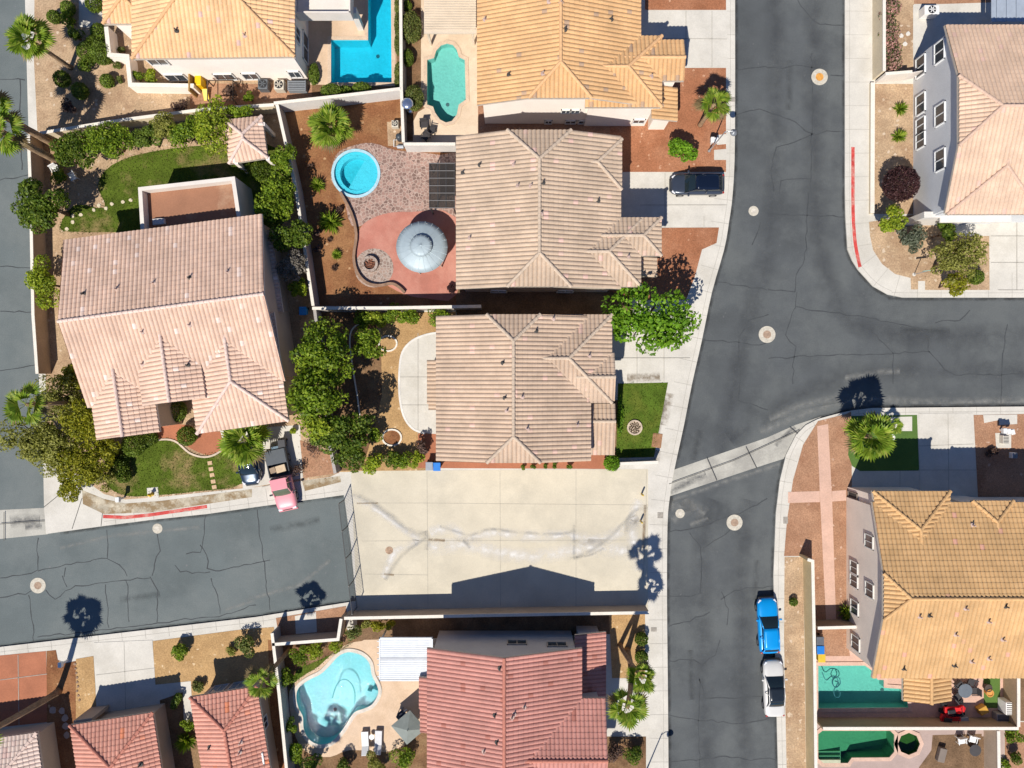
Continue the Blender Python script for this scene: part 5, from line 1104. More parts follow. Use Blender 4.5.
def car(name, label, cat, at, heading, col, L=4.7, Wd=1.85, H=1.62, hood=.30, ws=.17, rear='suv', roofm=None, belt=.98, bumper=None, group='cars in the streets and driveways'):
    """x forward. heading: direction of the nose in the picture plane (degrees, 0=right, 90=up)"""
    p = P(*at, .0); t = thing(name, label, cat, (p.x, p.y, at_z(at)), R(heading), group)
    h = Wd / 2; f = L / 2; r = -L / 2
    def sec(x, w, zt, zb=.28, crown=.05): return (x, [(0, zt + crown), (w * .55, zt + crown * .75), (w * .86, zt - .01), (w * .985, zt - .14), (w, zt * .55 + .12), (w * .97, zb + .06), (w * .8, zb), (0, zb)])
    hx = f - hood * L; tail = belt if rear == 'suv' else belt - .03
    secs = [sec(f, h * .45, .56, .36, .02), sec(f - .05, h * .66, .66, .32, .03), sec(f - .17, h * .81, .75, .3, .04), sec(f - .4, h * .93, .83), sec(f - .8, h * .99, .90), sec(hx, h, belt - .02), sec(hx - .5, h, belt), sec(0, h * 1.0, belt), sec(r + 1.2, h, belt + .02), sec(r + .5, h * .98, tail), sec(r + .2, h * .92, tail - .03), sec(r + .07, h * .80, tail - .12, .32), sec(r + .01, h * .64, tail - .24, .36), sec(r, h * .5, tail - .3, .4)]
    loft(secs, 'body', col, t)
    x0 = hx + .12; x1 = x0 - ws * L; x3 = r + (.22 if rear == 'suv' else .95); x2 = x3 + (.35 if rear == 'suv' else .62); zb, zt = belt - .03, H - .03
    wb, wt = h * .90, h * .72
    fr = [(x0, wb * .93, zb), (x1, wt, zt), (x2, wt * .97, zt - .02), (x3, wb * .88, zb + .03)]
    V = []; F = []
    gl = [(x0, wb * .93, zb - .02, zb), (x0 - .04, wb * .94, zb - .05, zb + .02), ((x0 + x1) / 2, (wb + wt) / 2 * 1.0, zb - .05, (zb + zt) / 2 + .04), (x1, wt, zb - .05, zt - .01), ((x1 + x2) / 2, wt * 1.01, zb - .05, zt + .02), (x2, wt * .97, zb - .05, zt - .02), ((x2 + x3) / 2, (wt * .97 + wb * .88) / 2, zb - .05, (zb + zt) / 2 + .06), (x3, wb * .88, zb - .05, zb + .04)]
    gs_ = [(x, [(0, z + .03), (w * .6, z + .02), (w * .92, z - .02), (w, z - .06 if z - .06 > lo else lo + .0), (min(wb, w + (z - lo) * .26), lo), (0, lo)]) for x, w, lo, z in gl]
    loft(gs_, 'window_glass', CGL, t, 1)
    rm = roofm or col
    # roof skin
    n = 7; V = []; F = []
    for i in range(n):
        x = x1 - .03 + (x2 - x1 + .06) * i / (n - 1); w = wt * (.985 if 0 < i < n - 1 else .93)
        for j in range(7):
            q = j / 3 - 1; V.append((x, q * w, zt + .055 - .045 * q * q - .02 * abs(2 * i / (n - 1) - 1) ** 2 + (.0)))
    k = len(V); V += [(x, y, z - .05) for x, y, z in V]
    for i in range(n - 1):
        for j in range(6): a = i * 7 + j; F.append((a, a + 1, a + 8, a + 7)); F.append((k + a, k + a + 7, k + a + 8, k + a + 1))
    edge = [i * 7 for i in range(n)] + [(n - 1) * 7 + j for j in range(1, 7)] + [i * 7 + 6 for i in range(n - 2, -1, -1)] + [j for j in range(5, 0, -1)]
    for a, b in zip(edge, edge[1:] + edge[:1]): F.append((a, b, b + k, a + k))
    obj('roof', V, F, rm, t, smooth=True, local=True)
    for s in (-1, 1):
        pil = MB()
        pil.tube([(x0 - .02, s * wb * .95, zb), ((x0 + x1) / 2 - .02, s * (wb + wt) / 2 * .99, (zb + zt) / 2 + .03), (x1 - .02, s * wt * .98, zt)], .045, 6)
        pil.tube([(x2 + .02, s * wt * .96, zt - .02), ((x2 + x3) / 2, s * (wt * .97 + wb * .9) / 2, (zb + zt) / 2 + .03), (x3 + .03, s * wb * .9, zb)], .06, 6)
        pil.tube([(x1 - .02, s * wt * .99, zt - .01), ((x1 + x2) / 2, s * wt * 1.02, zt + .0), (x2, s * wt * .98, zt - .03)], .04, 6)
        pil.tube([((x1 + x2) / 2, s * wt * 1.02, zt - .02), ((x1 + x2) / 2 + .05, s * wb * 1.03, zb)], .035, 6)
        pil.build('pillar', col if roofm is not None and roofm.name == 'dark_roof' else rm, t, local=True, smooth=True)
    for s in (-1, 1):
        m = MB(); m.box((x0 - .35, s * (h + .09), belt + .02), (.16, .22, .15)); m.build('mirror', col, t, local=True, bevel=.04)
        m = MB(); m.box((f - .30, s * h * .70, .72), (.36, .24, .10), -s * .55); m.build('headlight', LAMPW, t, local=True, bevel=.05)
        m = MB(); m.box((r + .17, s * h * .76, tail - .16), (.16, .26, .14), s * .45); m.build('tail_light', LAMPR, t, local=True, bevel=.04)
    m = MB(); m.box((f - .02, 0, .50), (.14, h * 1.2, .2)); m.build('grille', TRIM, t, local=True, bevel=.04)
    if bumper: m = MB(); m.box((f - .06, 0, .45), (.3, h * 1.55, .3)); m.build('bumper', bumper, t, local=True, bevel=.1)
    wheels(t, (f - .9, r + .95), h - .005, .345)
    return t
def at_z(at): return .14 if at[1] < 500 and at[0] < 735 else .004
navy = paint('paint_black', (.045, .055, .075), .3, .24)
car('parked_car', 'black sport utility vehicle on the driveway of the upper centre house', 'car', (695, 187), 180, navy, 4.75, 1.88, 1.55, .27, .17, 'suv', paint('paint_black_roof', (.006, .010, .022), .2, .12))
car('parked_car', 'bright blue car parked at the kerb beside the yellow wall', 'car', (765.5, 623), 93, paint('paint_blue', (.0, .27, .66), .1, .28), 4.9, 1.85, 1.45, .33, .19, 'suv', belt=.95, bumper=TRIM)
car('parked_car', 'white hatchback with black glass parked just below the blue car', 'car', (771, 685), 92, paint('paint_white', (.60, .58, .54), .0, .3), 5.0, 1.85, 1.5, .28, .17, 'sedan', roofm=Mplain('dark_roof', (.015, .02, .025), .12, 0, .6), belt=.95, bumper=TRIM)
car('parked_car', 'small dark blue car half hidden under the broad palm', 'car', (252, 462), 278, paint('paint_navy', (.02, .035, .06), .4, .22), 3.9, 1.75, 1.45, .27, .18, 'suv')
# pink pickup
pk = paint('paint_faded_red', (.68, .25, .28), .0, .4)
p = P(285, 478); t = thing('pickup_truck', 'faded pink pickup truck with an open black bed backed onto the driveway', 'pickup truck', (p.x, p.y, .14), R(-78), 'cars in the streets and driveways')
h = .93; f = 2.7; r = -2.7
def sec(x, w, zt, zb=.42, crown=.05): return (x, [(0, zt + crown), (w * .55, zt + crown * .8), (w * .88, zt), (w * .99, zt - .14), (w, zt * .6 + .15), (w * .97, zb + .06), (w * .8, zb), (0, zb)])
loft([sec(f, h * .72, .72, .46, .02), sec(f - .08, h * .86, .86, .42, .03), sec(f - .35, h * .97, .98), sec(f - .9, h, 1.04), sec(f - 1.35, h, 1.06), sec(f - 1.9, h, 1.07), sec(.0, h, 1.07), sec(-.28, h, 1.07), sec(-.3, h * .99, 1.05)], 'body', pk, t)
m = MB(); m.box((-1.5, 0, .60), (2.38, 1.82, .18)); m.box((-1.5, .88, .88), (2.38, .10, .42)); m.box((-1.5, -.88, .88), (2.38, .10, .42)); m.box((-2.66, 0, .86), (.09, 1.82, .44)); m.box((-.36, 0, .90), (.08, 1.78, .40)); bed = m.build('bed', Mplain('bed_dark', (.045, .05, .055), .6), t, local=True, bevel=.02)
MB().box((-2.05, 0, 1.12), (1.25, 1.74, .05)).build('bed_cover', Mplain('cover_grey', (.075, .085, .095), .6), bed, local=True, bevel=.02)
gl = [(f - 1.25, .82, 1.0, 1.05), (f - 1.75, .74, 1.0, 1.62), (f - 1.95, .70, 1.0, 1.74), (.2, .71, 1.0, 1.76), (-.12, .70, 1.0, 1.70), (-.24, .78, 1.0, 1.08)]
loft([(x, [(0, z + .03), (w * .6, z + .02), (w * .95, z - .03), (w, z - .06), (min(.86, w + (z - lo) * .2), lo), (0, lo)]) for x, w, lo, z in gl], 'window_glass', Mplain('dusty_glass', (.10, .115, .075), .2, 0, .6), t, 1)
m = MB(); V = []; 
m.box(((f - 1.95 - .15) / 2, 0, 1.79), (f - 1.95 + .2, 1.42, .06)); m.build('roof', pk, t, local=True, bevel=.05)
for s in (-1, 1):
    m = MB()
    m.tube([(f - 1.28, s * .80, 1.07), (f - 1.97, s * .70, 1.77)], .05, 6); m.tube([(-.2, s * .80, 1.06), (-.08, s * .70, 1.77)], .07, 6); m.tube([(.32, s * .86, 1.06), (.3, s * .72, 1.77)], .05, 6)
    m.build('pillar', pk, t, local=True)
for s in (-1, 1):
    MB().box((f - 1.55, s * 1.06, 1.12), (.14, .26, .2)).build('mirror', TRIM, t, local=True, bevel=.03)
    MB().box((f - .1, s * .62, .80), (.2, .36, .16)).build('headlight', LAMPW, t, local=True, bevel=.04)
    MB().box((-2.68, s * .82, .8), (.1, .16, .34)).build('tail_light', LAMPR, t, local=True, bevel=.02)
MB().box((f + .03, 0, .56), (.16, 1.7, .2)).build('bumper', Mplain('bumper_pink', (.55, .16, .18), .4), t, local=True, bevel=.05); MB().box((-2.78, 0, .55), (.14, 1.7, .16)).build('bumper', CHROME, t, local=True, bevel=.03)
MB().box((f - .03, 0, .76), (.1, .8, .14)).build('grille', TRIM, t, local=True, bevel=.02)
wheels(t, (f - 1.0, -1.75), h - .01, .36)
c, s_ = math.cos(R(-78)), math.sin(R(-78))
def onbed(x, y, z): return (p.x + x * c - y * s_, p.y + x * s_ + y * c, z)
o = MB().box(onbed(-.95, .22, 1.06), (.62, .85, .42), R(-74)).build('cardboard_box', M('cardboard', (.55, .42, .28), .9, .1, 3), bevel=.01); tag(o, 'tan open box in the front of the pickup bed', 'box')
o = MB().box(onbed(-.95, -.52, 1.02), (.5, .5, .34), R(-70)).build('cardboard_box', M('cardboard_dark', (.30, .22, .15), .9, .1, 3), bevel=.01); tag(o, 'smaller brown box beside the tan box in the pickup bed', 'box')
# ------------------------------------------------------------------ street things
def manhole(px, py, r, label, ring, lid, seat=.008):
    p = P(px, py); t = thing('manhole_cover', label, 'manhole cover', (p.x, p.y, seat), 0, 'manhole covers in the asphalt')
    R_ = r * CAMH / FPX
    MB().lathe((p.x, p.y, seat), [(R_, 0), (R_, .012), (R_ * .5, .014)], 28).build('collar', ring, t); MB().lathe((p.x, p.y, seat), [(R_ * .48, .0), (R_ * .48, .022), (R_ * .44, .024), (R_ * .40, .017), (.02, .02)], 20).build('lid', lid, t)
ringm = M('collar_concrete', (.50, .455, .37), .9, .15, 3, .2, 12); lidm = M('lid_rust', (.33, .23, .16), .7, .25, 4); lido = M('lid_orange', (.60, .28, .06), .7, .2, 4); lidp = M('lid_pale', (.55, .50, .42), .8, .2, 3)
for a in ((819.5, 77, 8.2, 'manhole with an orange lid at the top of the right street', ringm, lido), (767, 334.5, 8.4, 'large manhole in the middle of the junction', ringm, lidm), (734.5, 522.5, 8, 'manhole below the concrete cross gutter', ringm, lidm), (753.5, 211, 5, 'small pale manhole opposite the dark parked vehicle', ringm, lidp), (680, 513.5, 4.6, 'small pale manhole beside the wet patch', ringm, lidp), (157.5, 528.5, 5, 'small pale manhole below the red kerb of the left street', ringm, lidp), (38, 585.5, 7.8, 'large manhole at the far left of the left street', ringm, lidm)): manhole(*a)
p = P(389.5, 550); o = MB().lathe((p.x, p.y, .142), [(.34, 0), (.34, .012), (.3, .016), (.02, .012)], 22).build('drain_cover', M('rust_cover', (.36, .24, .16), .8, .4, 5, .4, 9)); tag(o, 'rusty round cover in the concrete lot', 'drain cover')
def lamp(bx, by, h, arm, label):
    p = P(bx, by, .13); t = thing('street_lamp', label, 'street lamp', p, 0, 'street lamps'); gm = Mplain('galvanised', (.42, .43, .44), .45, .5)
    MB().lathe((p.x, p.y, .13), [(.14, 0), (.14, .12), (.07, .18), (.055, 1.5), (.045, h - .1), (.04, h)], 12).build('pole', gm, t, smooth=True)
    pts = [(p.x, p.y, h - .15), (p.x + arm * .3, p.y, h + .22), (p.x + arm * .75, p.y, h + .3), (p.x + arm, p.y, h + .15)]
    MB().tube(pts, .035, 8).build('arm', gm, t)
    MB().lathe((p.x + arm, p.y, h - .12), [(.28, 0), (.30, .05), (.24, .14), (.10, .22), (.05, .26)], 16).build('lamp_head', Mplain('lamp_dark', (.22, .23, .24), .4, .3), t, smooth=True)
lamp(709, 151, 4.8, .75, 'street lamp in the red gravel beside the palm'); lamp(646, 771, 4.8, .75, 'street lamp at the bottom below the pair of palms')
def mailbox(px, py, label, m=None, n=2):
    p = P(px, py, .14); t = thing('mailbox', label, 'mailbox', p, 0, None); wm = m or Mplain('mail_white', (.72, .71, .68), .5)
    MB().box((p.x, p.y, .55), (.14, .14, .95)).build('post', wm, t)
    for k in range(n): MB().box((p.x + (k - (n - 1) / 2) * .34, p.y - .05 * k, 1.16), (.32, .46, .38), .12 * k).build('box', wm, t, bevel=.04)
mailbox(711, 144, 'pair of white mailboxes beside the lamp post and utility pad'); mailbox(124.5, 497.5, 'single white mailbox at the edge of the left lawn', n=1); mailbox(1000, 430, 'white mailbox cluster above the utility slab of the lower right corner', n=3); mailbox(68, 660, 'small pale mailbox at the bottom left kerb', n=1)
p = P(152.5, 494, .15); t = thing('fire_hydrant', 'yellow fire hydrant on its concrete pad beside the left lawn', 'fire hydrant', p); ym = Mplain('hydrant_yellow', (.72, .45, .02), .4)
o = MB().prism([W2(*q) for q in ((147, 488), (158, 487), (159, 498), (148, 499))], .1, .165).build('pad', G['concrete'], t)
MB().lathe((p.x, p.y, .16), [(.17, 0), (.17, .05), (.12, .07), (.12, .5), (.15, .52), (.15, .56), (.11, .66), (.05, .73), (.04, .8)], 14).build('barrel', ym, t, smooth=True)
for s in (-1, 1): MB().tube([(p.x, p.y, .56), (p.x + s * .2, p.y, .56)], .06, 10).build('outlet', ym, t)
MB().tube([(p.x, p.y, .5), (p.x, p.y - .22, .5)], .08, 10).build('outlet', ym, t)
for k, q in enumerate(((641.5, 494), (640.5, 521))):
    p = P(*q, .14); t = thing('bollard', ('upper', 'lower')[k] + ' yellow bollard at the street end of the concrete lot', 'bollard', p, 0, 'bollards at the concrete lot')
    MB().lathe((p.x, p.y, .14), [(.08, 0), (.08, .82), (.06, .88), (.0, .9)], 12).build('post', Mplain('bollard_yellow', (.62, .42, .06), .5), t, smooth=True); MB().lathe((p.x, p.y, .14), [(.084, .55), (.084, .66)], 12).build('band', TRIM, t)
p = P(914, 274.5, .14); t = thing('street_sign', 'street name sign on a slim post at the upper right corner', 'street sign', p); MB().tube([(p.x, p.y, .1), (p.x, p.y, 2.35)], .035, 8).build('post', Mplain('galvanised', ()), t); MB().box((p.x, p.y, 2.28), (.9, .03, .22), .1).build('blade', Mplain('sign_green', (.25, .5, .42), .4), t); MB().lathe((p.x, p.y, .13), [(.16, 0), (.16, .05), (.05, .06)], 10).build('foot', G['concrete'], t)
# chain link fence closing the end of the street
f0, f1 = Vector(W2(344, 500)), Vector(W2(357, 607)); t = thing('chain_link_fence', 'chain link fence between the left street and the concrete lot', 'fence', (f0.x, f0.y, .1)); gm = Mplain('fence_steel', (.11, .105, .10), .5, .4)
npost = 5; fd = (f1 - f0); FH = 2.0
for k in range(npost):
    q = f0 + fd * k / (npost - 1); MB().tube([(q.x, q.y, .05), (q.x, q.y, FH + .12)], .045, 8).build('post', gm, t)
b = MB(); b.tube([(f0.x, f0.y, FH + .08), (f1.x, f1.y, FH + .08)], .032, 6); b.tube([(f0.x, f0.y, .2), (f1.x, f1.y, .2)], .02, 6); b.build('rail', gm, t)
b = MB(); Lf = fd.length; nw = int(Lf / .28)
for k in range(-7, nw + 1):
    for s in (1, -1):
        u0, u1 = k * .28, k * .28 + 1.9; z0, z1 = (.2, 2.05) if s == 1 else (2.05, .2)
        if u0 < 0: z0 += (z1 - z0) * (-u0 / 1.9); u0 = 0
        if u1 > Lf: z1 -= (z1 - z0) * ((u1 - Lf) / max(.01, (u1 - u0))); u1 = Lf
        if u1 - u0 < .05: continue
        a = f0 + fd * u0 / Lf; c_ = f0 + fd * u1 / Lf; b.tube([(a.x, a.y, z0), (c_.x, c_.y, z1)], .006, 3, False)
b.build('mesh_wire', gm, t)
# bins
def bin_(px, py, label, m, rz=0.0):
    p = P(px, py, .15); t = thing('wheeled_bin', label, 'wheeled bin', p, 0, 'wheeled bins')
    c_, s_ = math.cos(rz), math.sin(rz)
    b = MB(); V = []
    for (z, w, d) in ((.1, .22, .24), (.95, .29, .33)): V += [(x * w * c_ - y * d * s_ + p.x, x * w * s_ + y * d * c_ + p.y, z + .13) for x, y in ((-1, -1), (1, -1), (1, 1), (-1, 1))]
    b.add(V, [(3, 2, 1, 0), (4, 5, 6, 7), (0, 1, 5, 4), (1, 2, 6, 5), (2, 3, 7, 6), (3, 0, 4, 7)]); b.build('bin_body', m, t, bevel=.03)
    MB().box((p.x, p.y, 1.12), (.64, .74, .07), rz).build('lid', m, t, bevel=.03)
    for s in (-1, 1): MB().tube([(p.x + s * .2 * c_ - .3 * s_, p.y + s * .2 * s_ + .3 * c_, .25), (p.x + s * .27 * c_ - .3 * s_, p.y + s * .27 * s_ + .3 * c_, .25)], .11, 10).build('wheel', BLK, t)
bb = Mplain('bin_blue', (.01, .17, .55), .45); bg_ = Mplain('bin_grey', (.28, .30, .33), .5)
bin_(438, 465.5, 'bright blue wheeled bin beside the concrete lot, right of the grey one', bb); bin_(430.5, 465, 'pale grey wheeled bin beside the blue bin above the concrete lot', bg_); bin_(306, 312, 'blue wheeled bin at the corner of the grey wall, in the pink house side yard', Mplain('bin_light_blue', (.02, .25, .62), .45)); bin_(306, 305.5, 'pale grey bin just above the blue bin by the pink house', Mplain('bin_tan', (.42, .38, .33), .6)) if False else None
bin_(279, 449.5, 'grey blue wheeled bin behind the pickup tailgate', Mplain('bin_slate', (.13, .19, .24), .4), .2); bin_(285, 443, 'dark wheeled bin behind the grey blue one near the pickup', Mplain('bin_dark', (.05, .05, .055), .5), .1)
bin_(816, 646, 'blue wheeled bin against the yellow street wall beside the teal pool', bb); bin_(815.5, 637, 'dark grey wheeled bin against the yellow street wall', Mplain('bin_charcoal', (.10, .11, .13), .5)); bin_(817, 654, 'yellow lidded small bin beside the teal pool', Mplain('bin_yellow', (.62, .42, .03), .5))
# air conditioners
def ac(px, py, label, m, sz=(.85, .85, .85), fan=True, rz=0.0):
    p = P(px, py, .15); t = thing('air_conditioner', label, 'air conditioner', p, 0, 'outdoor air conditioning units'); MB().box((p.x, p.y, .17 + sz[2] / 2), sz, rz).build('casing', m, t, bevel=.04)
    if fan:
        r_ = min(sz[:2]) * .42; f = MB().lathe((p.x, p.y, .17 + sz[2]), [(r_, .0), (r_, .04), (r_ * .9, .05)], 18).build('fan_guard', TRIM, t)
        b = MB()
        for k in range(6): a = k * math.pi / 3; b.box((p.x + math.cos(a) * r_ * .45, p.y + math.sin(a) * r_ * .45, .17 + sz[2] + .06), (r_ * .8, .07, .02), a)
        b.build('blade', m, f)
    else:
        b = MB()
        for k in range(6): b.box((p.x, p.y - sz[1] / 2 + (k + .5) * sz[1] / 6, .185 + sz[2]), (sz[0] * .9, .04, .03), rz)
        b.build('grille', TRIM, t)
ac(266, 88, 'dark air conditioner with a round fan beside the white house wall', Mplain('ac_dark', (.10, .11, .12), .5)); ac(282, 88.5, 'beige air conditioner in the middle of the three units', Mplain('ac_beige', (.52, .47, .38), .5)); ac(299, 88.5, 'wide grey flat topped unit right of the air conditioners', Mplain('ac_grey', (.22, .235, .25), .5), (1.6, .9, .7), False)
ac(396, 126, 'small beige pool heater in the brown yard corner', Mplain('ac_beige', ()), (.6, .6, .6)); ac(1003, 703, 'white box shaped unit in the corner of the teal pool yard', Mplain('ac_white', (.74, .72, .68), .5), (1.0, 1.1, 1.1), False); ac(999, 714.5, 'grey box shaped unit below the white one at the yard wall', Mplain('ac_mauve', (.28, .25, .25), .6), (1.3, .7, .7), False)
ac(926, 15, 'white rooftop style unit on the patio above the grey house', Mplain('ac_white', ()), (1.3, .8, .9)); ac(1011, 455, 'white small unit at the right edge in the shade', Mplain('ac_white', ()), (.45, .5, .5), False); ac(1002, 439, 'pale utility box on its slab right of the driveway', Mplain('box_pale', (.60, .56, .48), .6), (.5, .75, .5), False)
# pool pump
p = P(400, 139, .15); t = thing('pool_pump', 'dark pool pump and filter in the brown yard corner', 'pool pump', p); dk_ = Mplain('pump_dark', (.045, .055, .065), .4)
MB().lathe((p.x, p.y, .15), [(.28, 0), (.3, .5), (.26, .75), (.1, .85)], 14).build('filter', dk_, t, smooth=True); MB().tube([(p.x - .2, p.y - .75, .35), (p.x + .35, p.y - .75, .35)], .17, 12).build('motor', Mplain('pump_grey', (.3, .32, .34), .4), t); MB().tube([(p.x, p.y - .2, .5), (p.x - .5, p.y - .2, .5), (p.x - .5, p.y - .75, .35), (p.x - .2, p.y - .75, .35)], .045, 8).build('pipe', Mplain('pipe_white', (.6, .6, .58), .5), t)
# ------------------------------------------------------------------ round metal gazebo
p = P(421, 248, 0); p = P(421.5, 246.5, 2.6); p.z = .14; t = thing('gazebo', 'round gazebo with pale blue ribbed metal roof in two tiers on the red patio', 'gazebo', p); mt = Mplain('gazebo_metal', (.36, .425, .45), .55, .2, .3, .05)
def cone(z0, r0, z1, r1, nseg=64, lip=.09):
    V = []; F = []; n = nseg
    for j, (r_, z) in enumerate(((r0 - .02, z0 - lip), (r0, z0), (r0 * .7 + r1 * .3, z0 + (z1 - z0) * .3 + .03), (r0 * .35 + r1 * .65, z0 + (z1 - z0) * .65 + .03), (r1, z1))):
        for k in range(n): V.append((p.x + r_ * math.cos(2 * math.pi * k / n), p.y + r_ * math.sin(2 * math.pi * k / n), z))
    for j in range(4):
        for k in range(n): F.append((j * n + k, j * n + (k + 1) % n, (j + 1) * n + (k + 1) % n, (j + 1) * n + k))
    F.append(tuple(range(4 * n, 5 * n))); return V, F
V, F = cone(2.35, 2.2, 2.82, .72); r1_ = obj('roof', V, F, mt, t, smooth=True)
b = MB()
for k in range(22):
    a = 2 * math.pi * k / 22; ca, sa = math.cos(a), math.sin(a); b.tube([(p.x + ca * 2.2, p.y + sa * 2.2, 2.37), (p.x + ca * 1.6, p.y + sa * 1.6, 2.55), (p.x + ca * .75, p.y + sa * .75, 2.84)], .028, 5)
b.build('roof_rib', mt, r1_)
V, F = cone(2.98, .95, 3.14, .03); r2_ = obj('upper_roof', V, F, mt, t, smooth=True)
b = MB()
for k in range(16): a = 2 * math.pi * k / 16; ca, sa = math.cos(a), math.sin(a); b.tube([(p.x + ca * .95, p.y + sa * .95, 3.0), (p.x + ca * .05, p.y + sa * .05, 3.16)], .022, 5)
b.lathe((p.x, p.y, 3.13), [(.1, 0), (.08, .05), (.02, .08)], 8); b.build('roof_rib', mt, r2_)
for k in range(6):
    a = 2 * math.pi * (k + .3) / 6; MB().tube([(p.x + math.cos(a) * 2.0, p.y + math.sin(a) * 2.0, .13), (p.x + math.cos(a) * 2.0, p.y + math.sin(a) * 2.0, 2.42)], .06, 8).build('post', Mplain('gazebo_post', (.5, .45, .38), .6), t)
# fire pit
p = P(370.5, 264.5, .16); t = thing('fire_pit', 'round stone fire pit in the middle of the small paved circle', 'fire pit', p)
MB().lathe((p.x, p.y, .15), [(.72, 0), (.72, .4), (.5, .4), (.5, .12), (.01, .12)], 24).build('ring', G['firestone'], t)
b = MB()
for k in range(14): a = k * 2.4; q = .42 * math.sqrt((k + .5) / 14); b.box((p.x + math.cos(a) * q, p.y + math.sin(a) * q, .34), (.22, .14, .14), a * 1.7, ('X', .5))
b.build('stone_fill', M('lava_rock', (.18, .075, .045), .9, .3, 4), t)
# dark slatted pergola at the house
p = P(442, 186, 2.5); t = thing('pergola', 'dark gridded shade pergola on the flagstone patio against the tan roofed house', 'pergola', (p.x, p.y, .14)); dm = Mplain('pergola_dark', (.035, .032, .032), .6); w_, d_ = 2.1, 3.8
b = MB()
for k in range(4): b.box((p.x - w_ / 2 + w_ * k / 3, p.y, 2.5), (.1, d_, .16))
b.build('beam', dm, t); b = MB()
for k in range(7): b.box((p.x, p.y - d_ / 2 + d_ * k / 6, 2.62), (w_ + .1, .06, .08))
b.build('slat', Mplain('pergola_slat', (.16, .15, .145), .6), t); sc_ = newmat('shade_cloth')[0]; _b = sc_.node_tree.nodes["Principled BSDF"]; _b.inputs['Base Color'].default_value = (.03, .025, .022, 1); _b.inputs['Alpha'].default_value = .72; _b.inputs['Roughness'].default_value = .9
MB().box((p.x, p.y, 2.545), (w_, d_, .012)).build('shade_cloth', sc_, t)
for sx in (-1, 1):
    for sy in (-1, 1): MB().box((p.x + sx * (w_ / 2 - .06), p.y + sy * (d_ / 2 - .08), 1.3), (.1, .1, 2.3)).build('post', dm, t)
# white patio cover
p = P(406, 659, 2.6); t = thing('patio_cover', 'white slatted patio cover beside the red roofed house', 'patio cover', (p.x, p.y, .14)); wm = Mplain('cover_white', (.60, .625, .65), .5); W_, D_ = 4.4, 3.5
b = MB()
for k in range(19): b.box((p.x, p.y - D_ / 2 + (k + .5) * D_ / 19, 2.62), (W_, D_ / 19 - .022, .06))
b.build('slat', wm, t); MB().box((p.x + .0, p.y, 2.56), (W_ - .05, D_ - .05, .02)).build('deck', Mplain('cover_under', (.62, .63, .645), .6), t)
b = MB()
for s in (-1, 1): b.box((p.x + s * (W_ / 2 + .04), p.y, 2.6), (.1, D_ + .2, .18))
for s in (-1, 1): b.box((p.x, p.y + s * (D_ / 2 + .05), 2.6), (W_ + .18, .1, .18))
b.build('frame', wm, t); MB().box((p.x, p.y + .05, 2.667), (W_, .17, .02)).build('gutter', Mplain('cover_grey_line', (.42, .43, .45), .6), t)
b = MB()
for k in range(7): b.box((p.x - W_ / 2 - .14, p.y - D_ / 2 + .25 + k * .5, 2.56), (.24, .06, .1))
b.build('rafter_tail', wm, t)
for sy in (-1, 1): MB().box((p.x - W_ / 2 + .1, p.y + sy * (D_ / 2 - .1), 1.3), (.12, .12, 2.4)).build('post', wm, t)
# metal awning in the top right corner
p = P(1010, 6, 2.6); t = thing('awning', 'pale blue metal awning in the top right corner', 'awning', (p.x, p.y, .14)); am = Mplain('awning_blue', (.42, .47, .53), .4, .3); b = MB()
for k in range(9): b.box((p.x - 1.4 + k * .42, p.y, 2.6 + .05 * (k % 2)), (.40, 2.7, .05))
b.build('panel', am, t)
for sx in (-1, 1): MB().box((p.x + sx * 1.3, p.y - 1.2, 1.3), (.1, .1, 2.4)).build('post', am, t)
# ------------------------------------------------------------------ garden furniture
def chair(px, py, rz, label, m, z=.15, group='patio chairs'):
    p = P(px, py, z); t = thing('patio_chair', label, 'chair', (p.x, p.y, z), R(rz), group)
    MB().box((0, 0, .42), (.62, .60, .12)).build('seat', m, t, local=True, bevel=.04); MB().box((0, .30, .68), (.62, .10, .52), 0, ('X', -.2)).build('backrest', m, t, local=True, bevel=.04)
    for s in (-1, 1):
        MB().box((s * .33, 0, .58), (.07, .6, .05)).build('armrest', m, t, local=True, bevel=.02)
        for y in (-.26, .26): MB().box((s * .29, y, .2), (.05, .05, .4)).build('leg', m, t, local=True)
    return t
wick = Mplain('wicker_dark', (.045, .04, .04), .7); whitep = Mplain('white_plastic', (.7, .69, .66), .5); navyc = Mplain('navy_cloth', (.03, .045, .09), .8)
chair(424.5, 126, 5, 'dark patio chair farthest from the corner on the roman pool deck', wick); chair(432.5, 131.5, 80, 'small dark patio chair right of the other two on the pale deck', wick); chair(426, 138, -40, 'dark patio chair lowest on the roman pool deck', wick)
chair(59, 171, 30, 'white garden chair beside the leaning palms', whitep); chair(76, 178, -60, 'white garden chair right of the other by the back lawn', whitep); chair(162, 229, 20, 'pale chair against the flat roofed extension', Mplain('chair_blue', (.4, .45, .55), .6))
chair(403, 712, 130, 'navy and white cushioned lounge chair beside the grey umbrella', navyc); MBc = MB(); q = P(403, 712, .6)
for k in (-1, 1): MBc.box((q.x + k * .12, q.y + k * .1, .665), (.1, .55, .03), R(-50))
tag(MBc.build('seat_cushion', whitep), 'white striped cushion on the navy lounge chair', 'cushion')
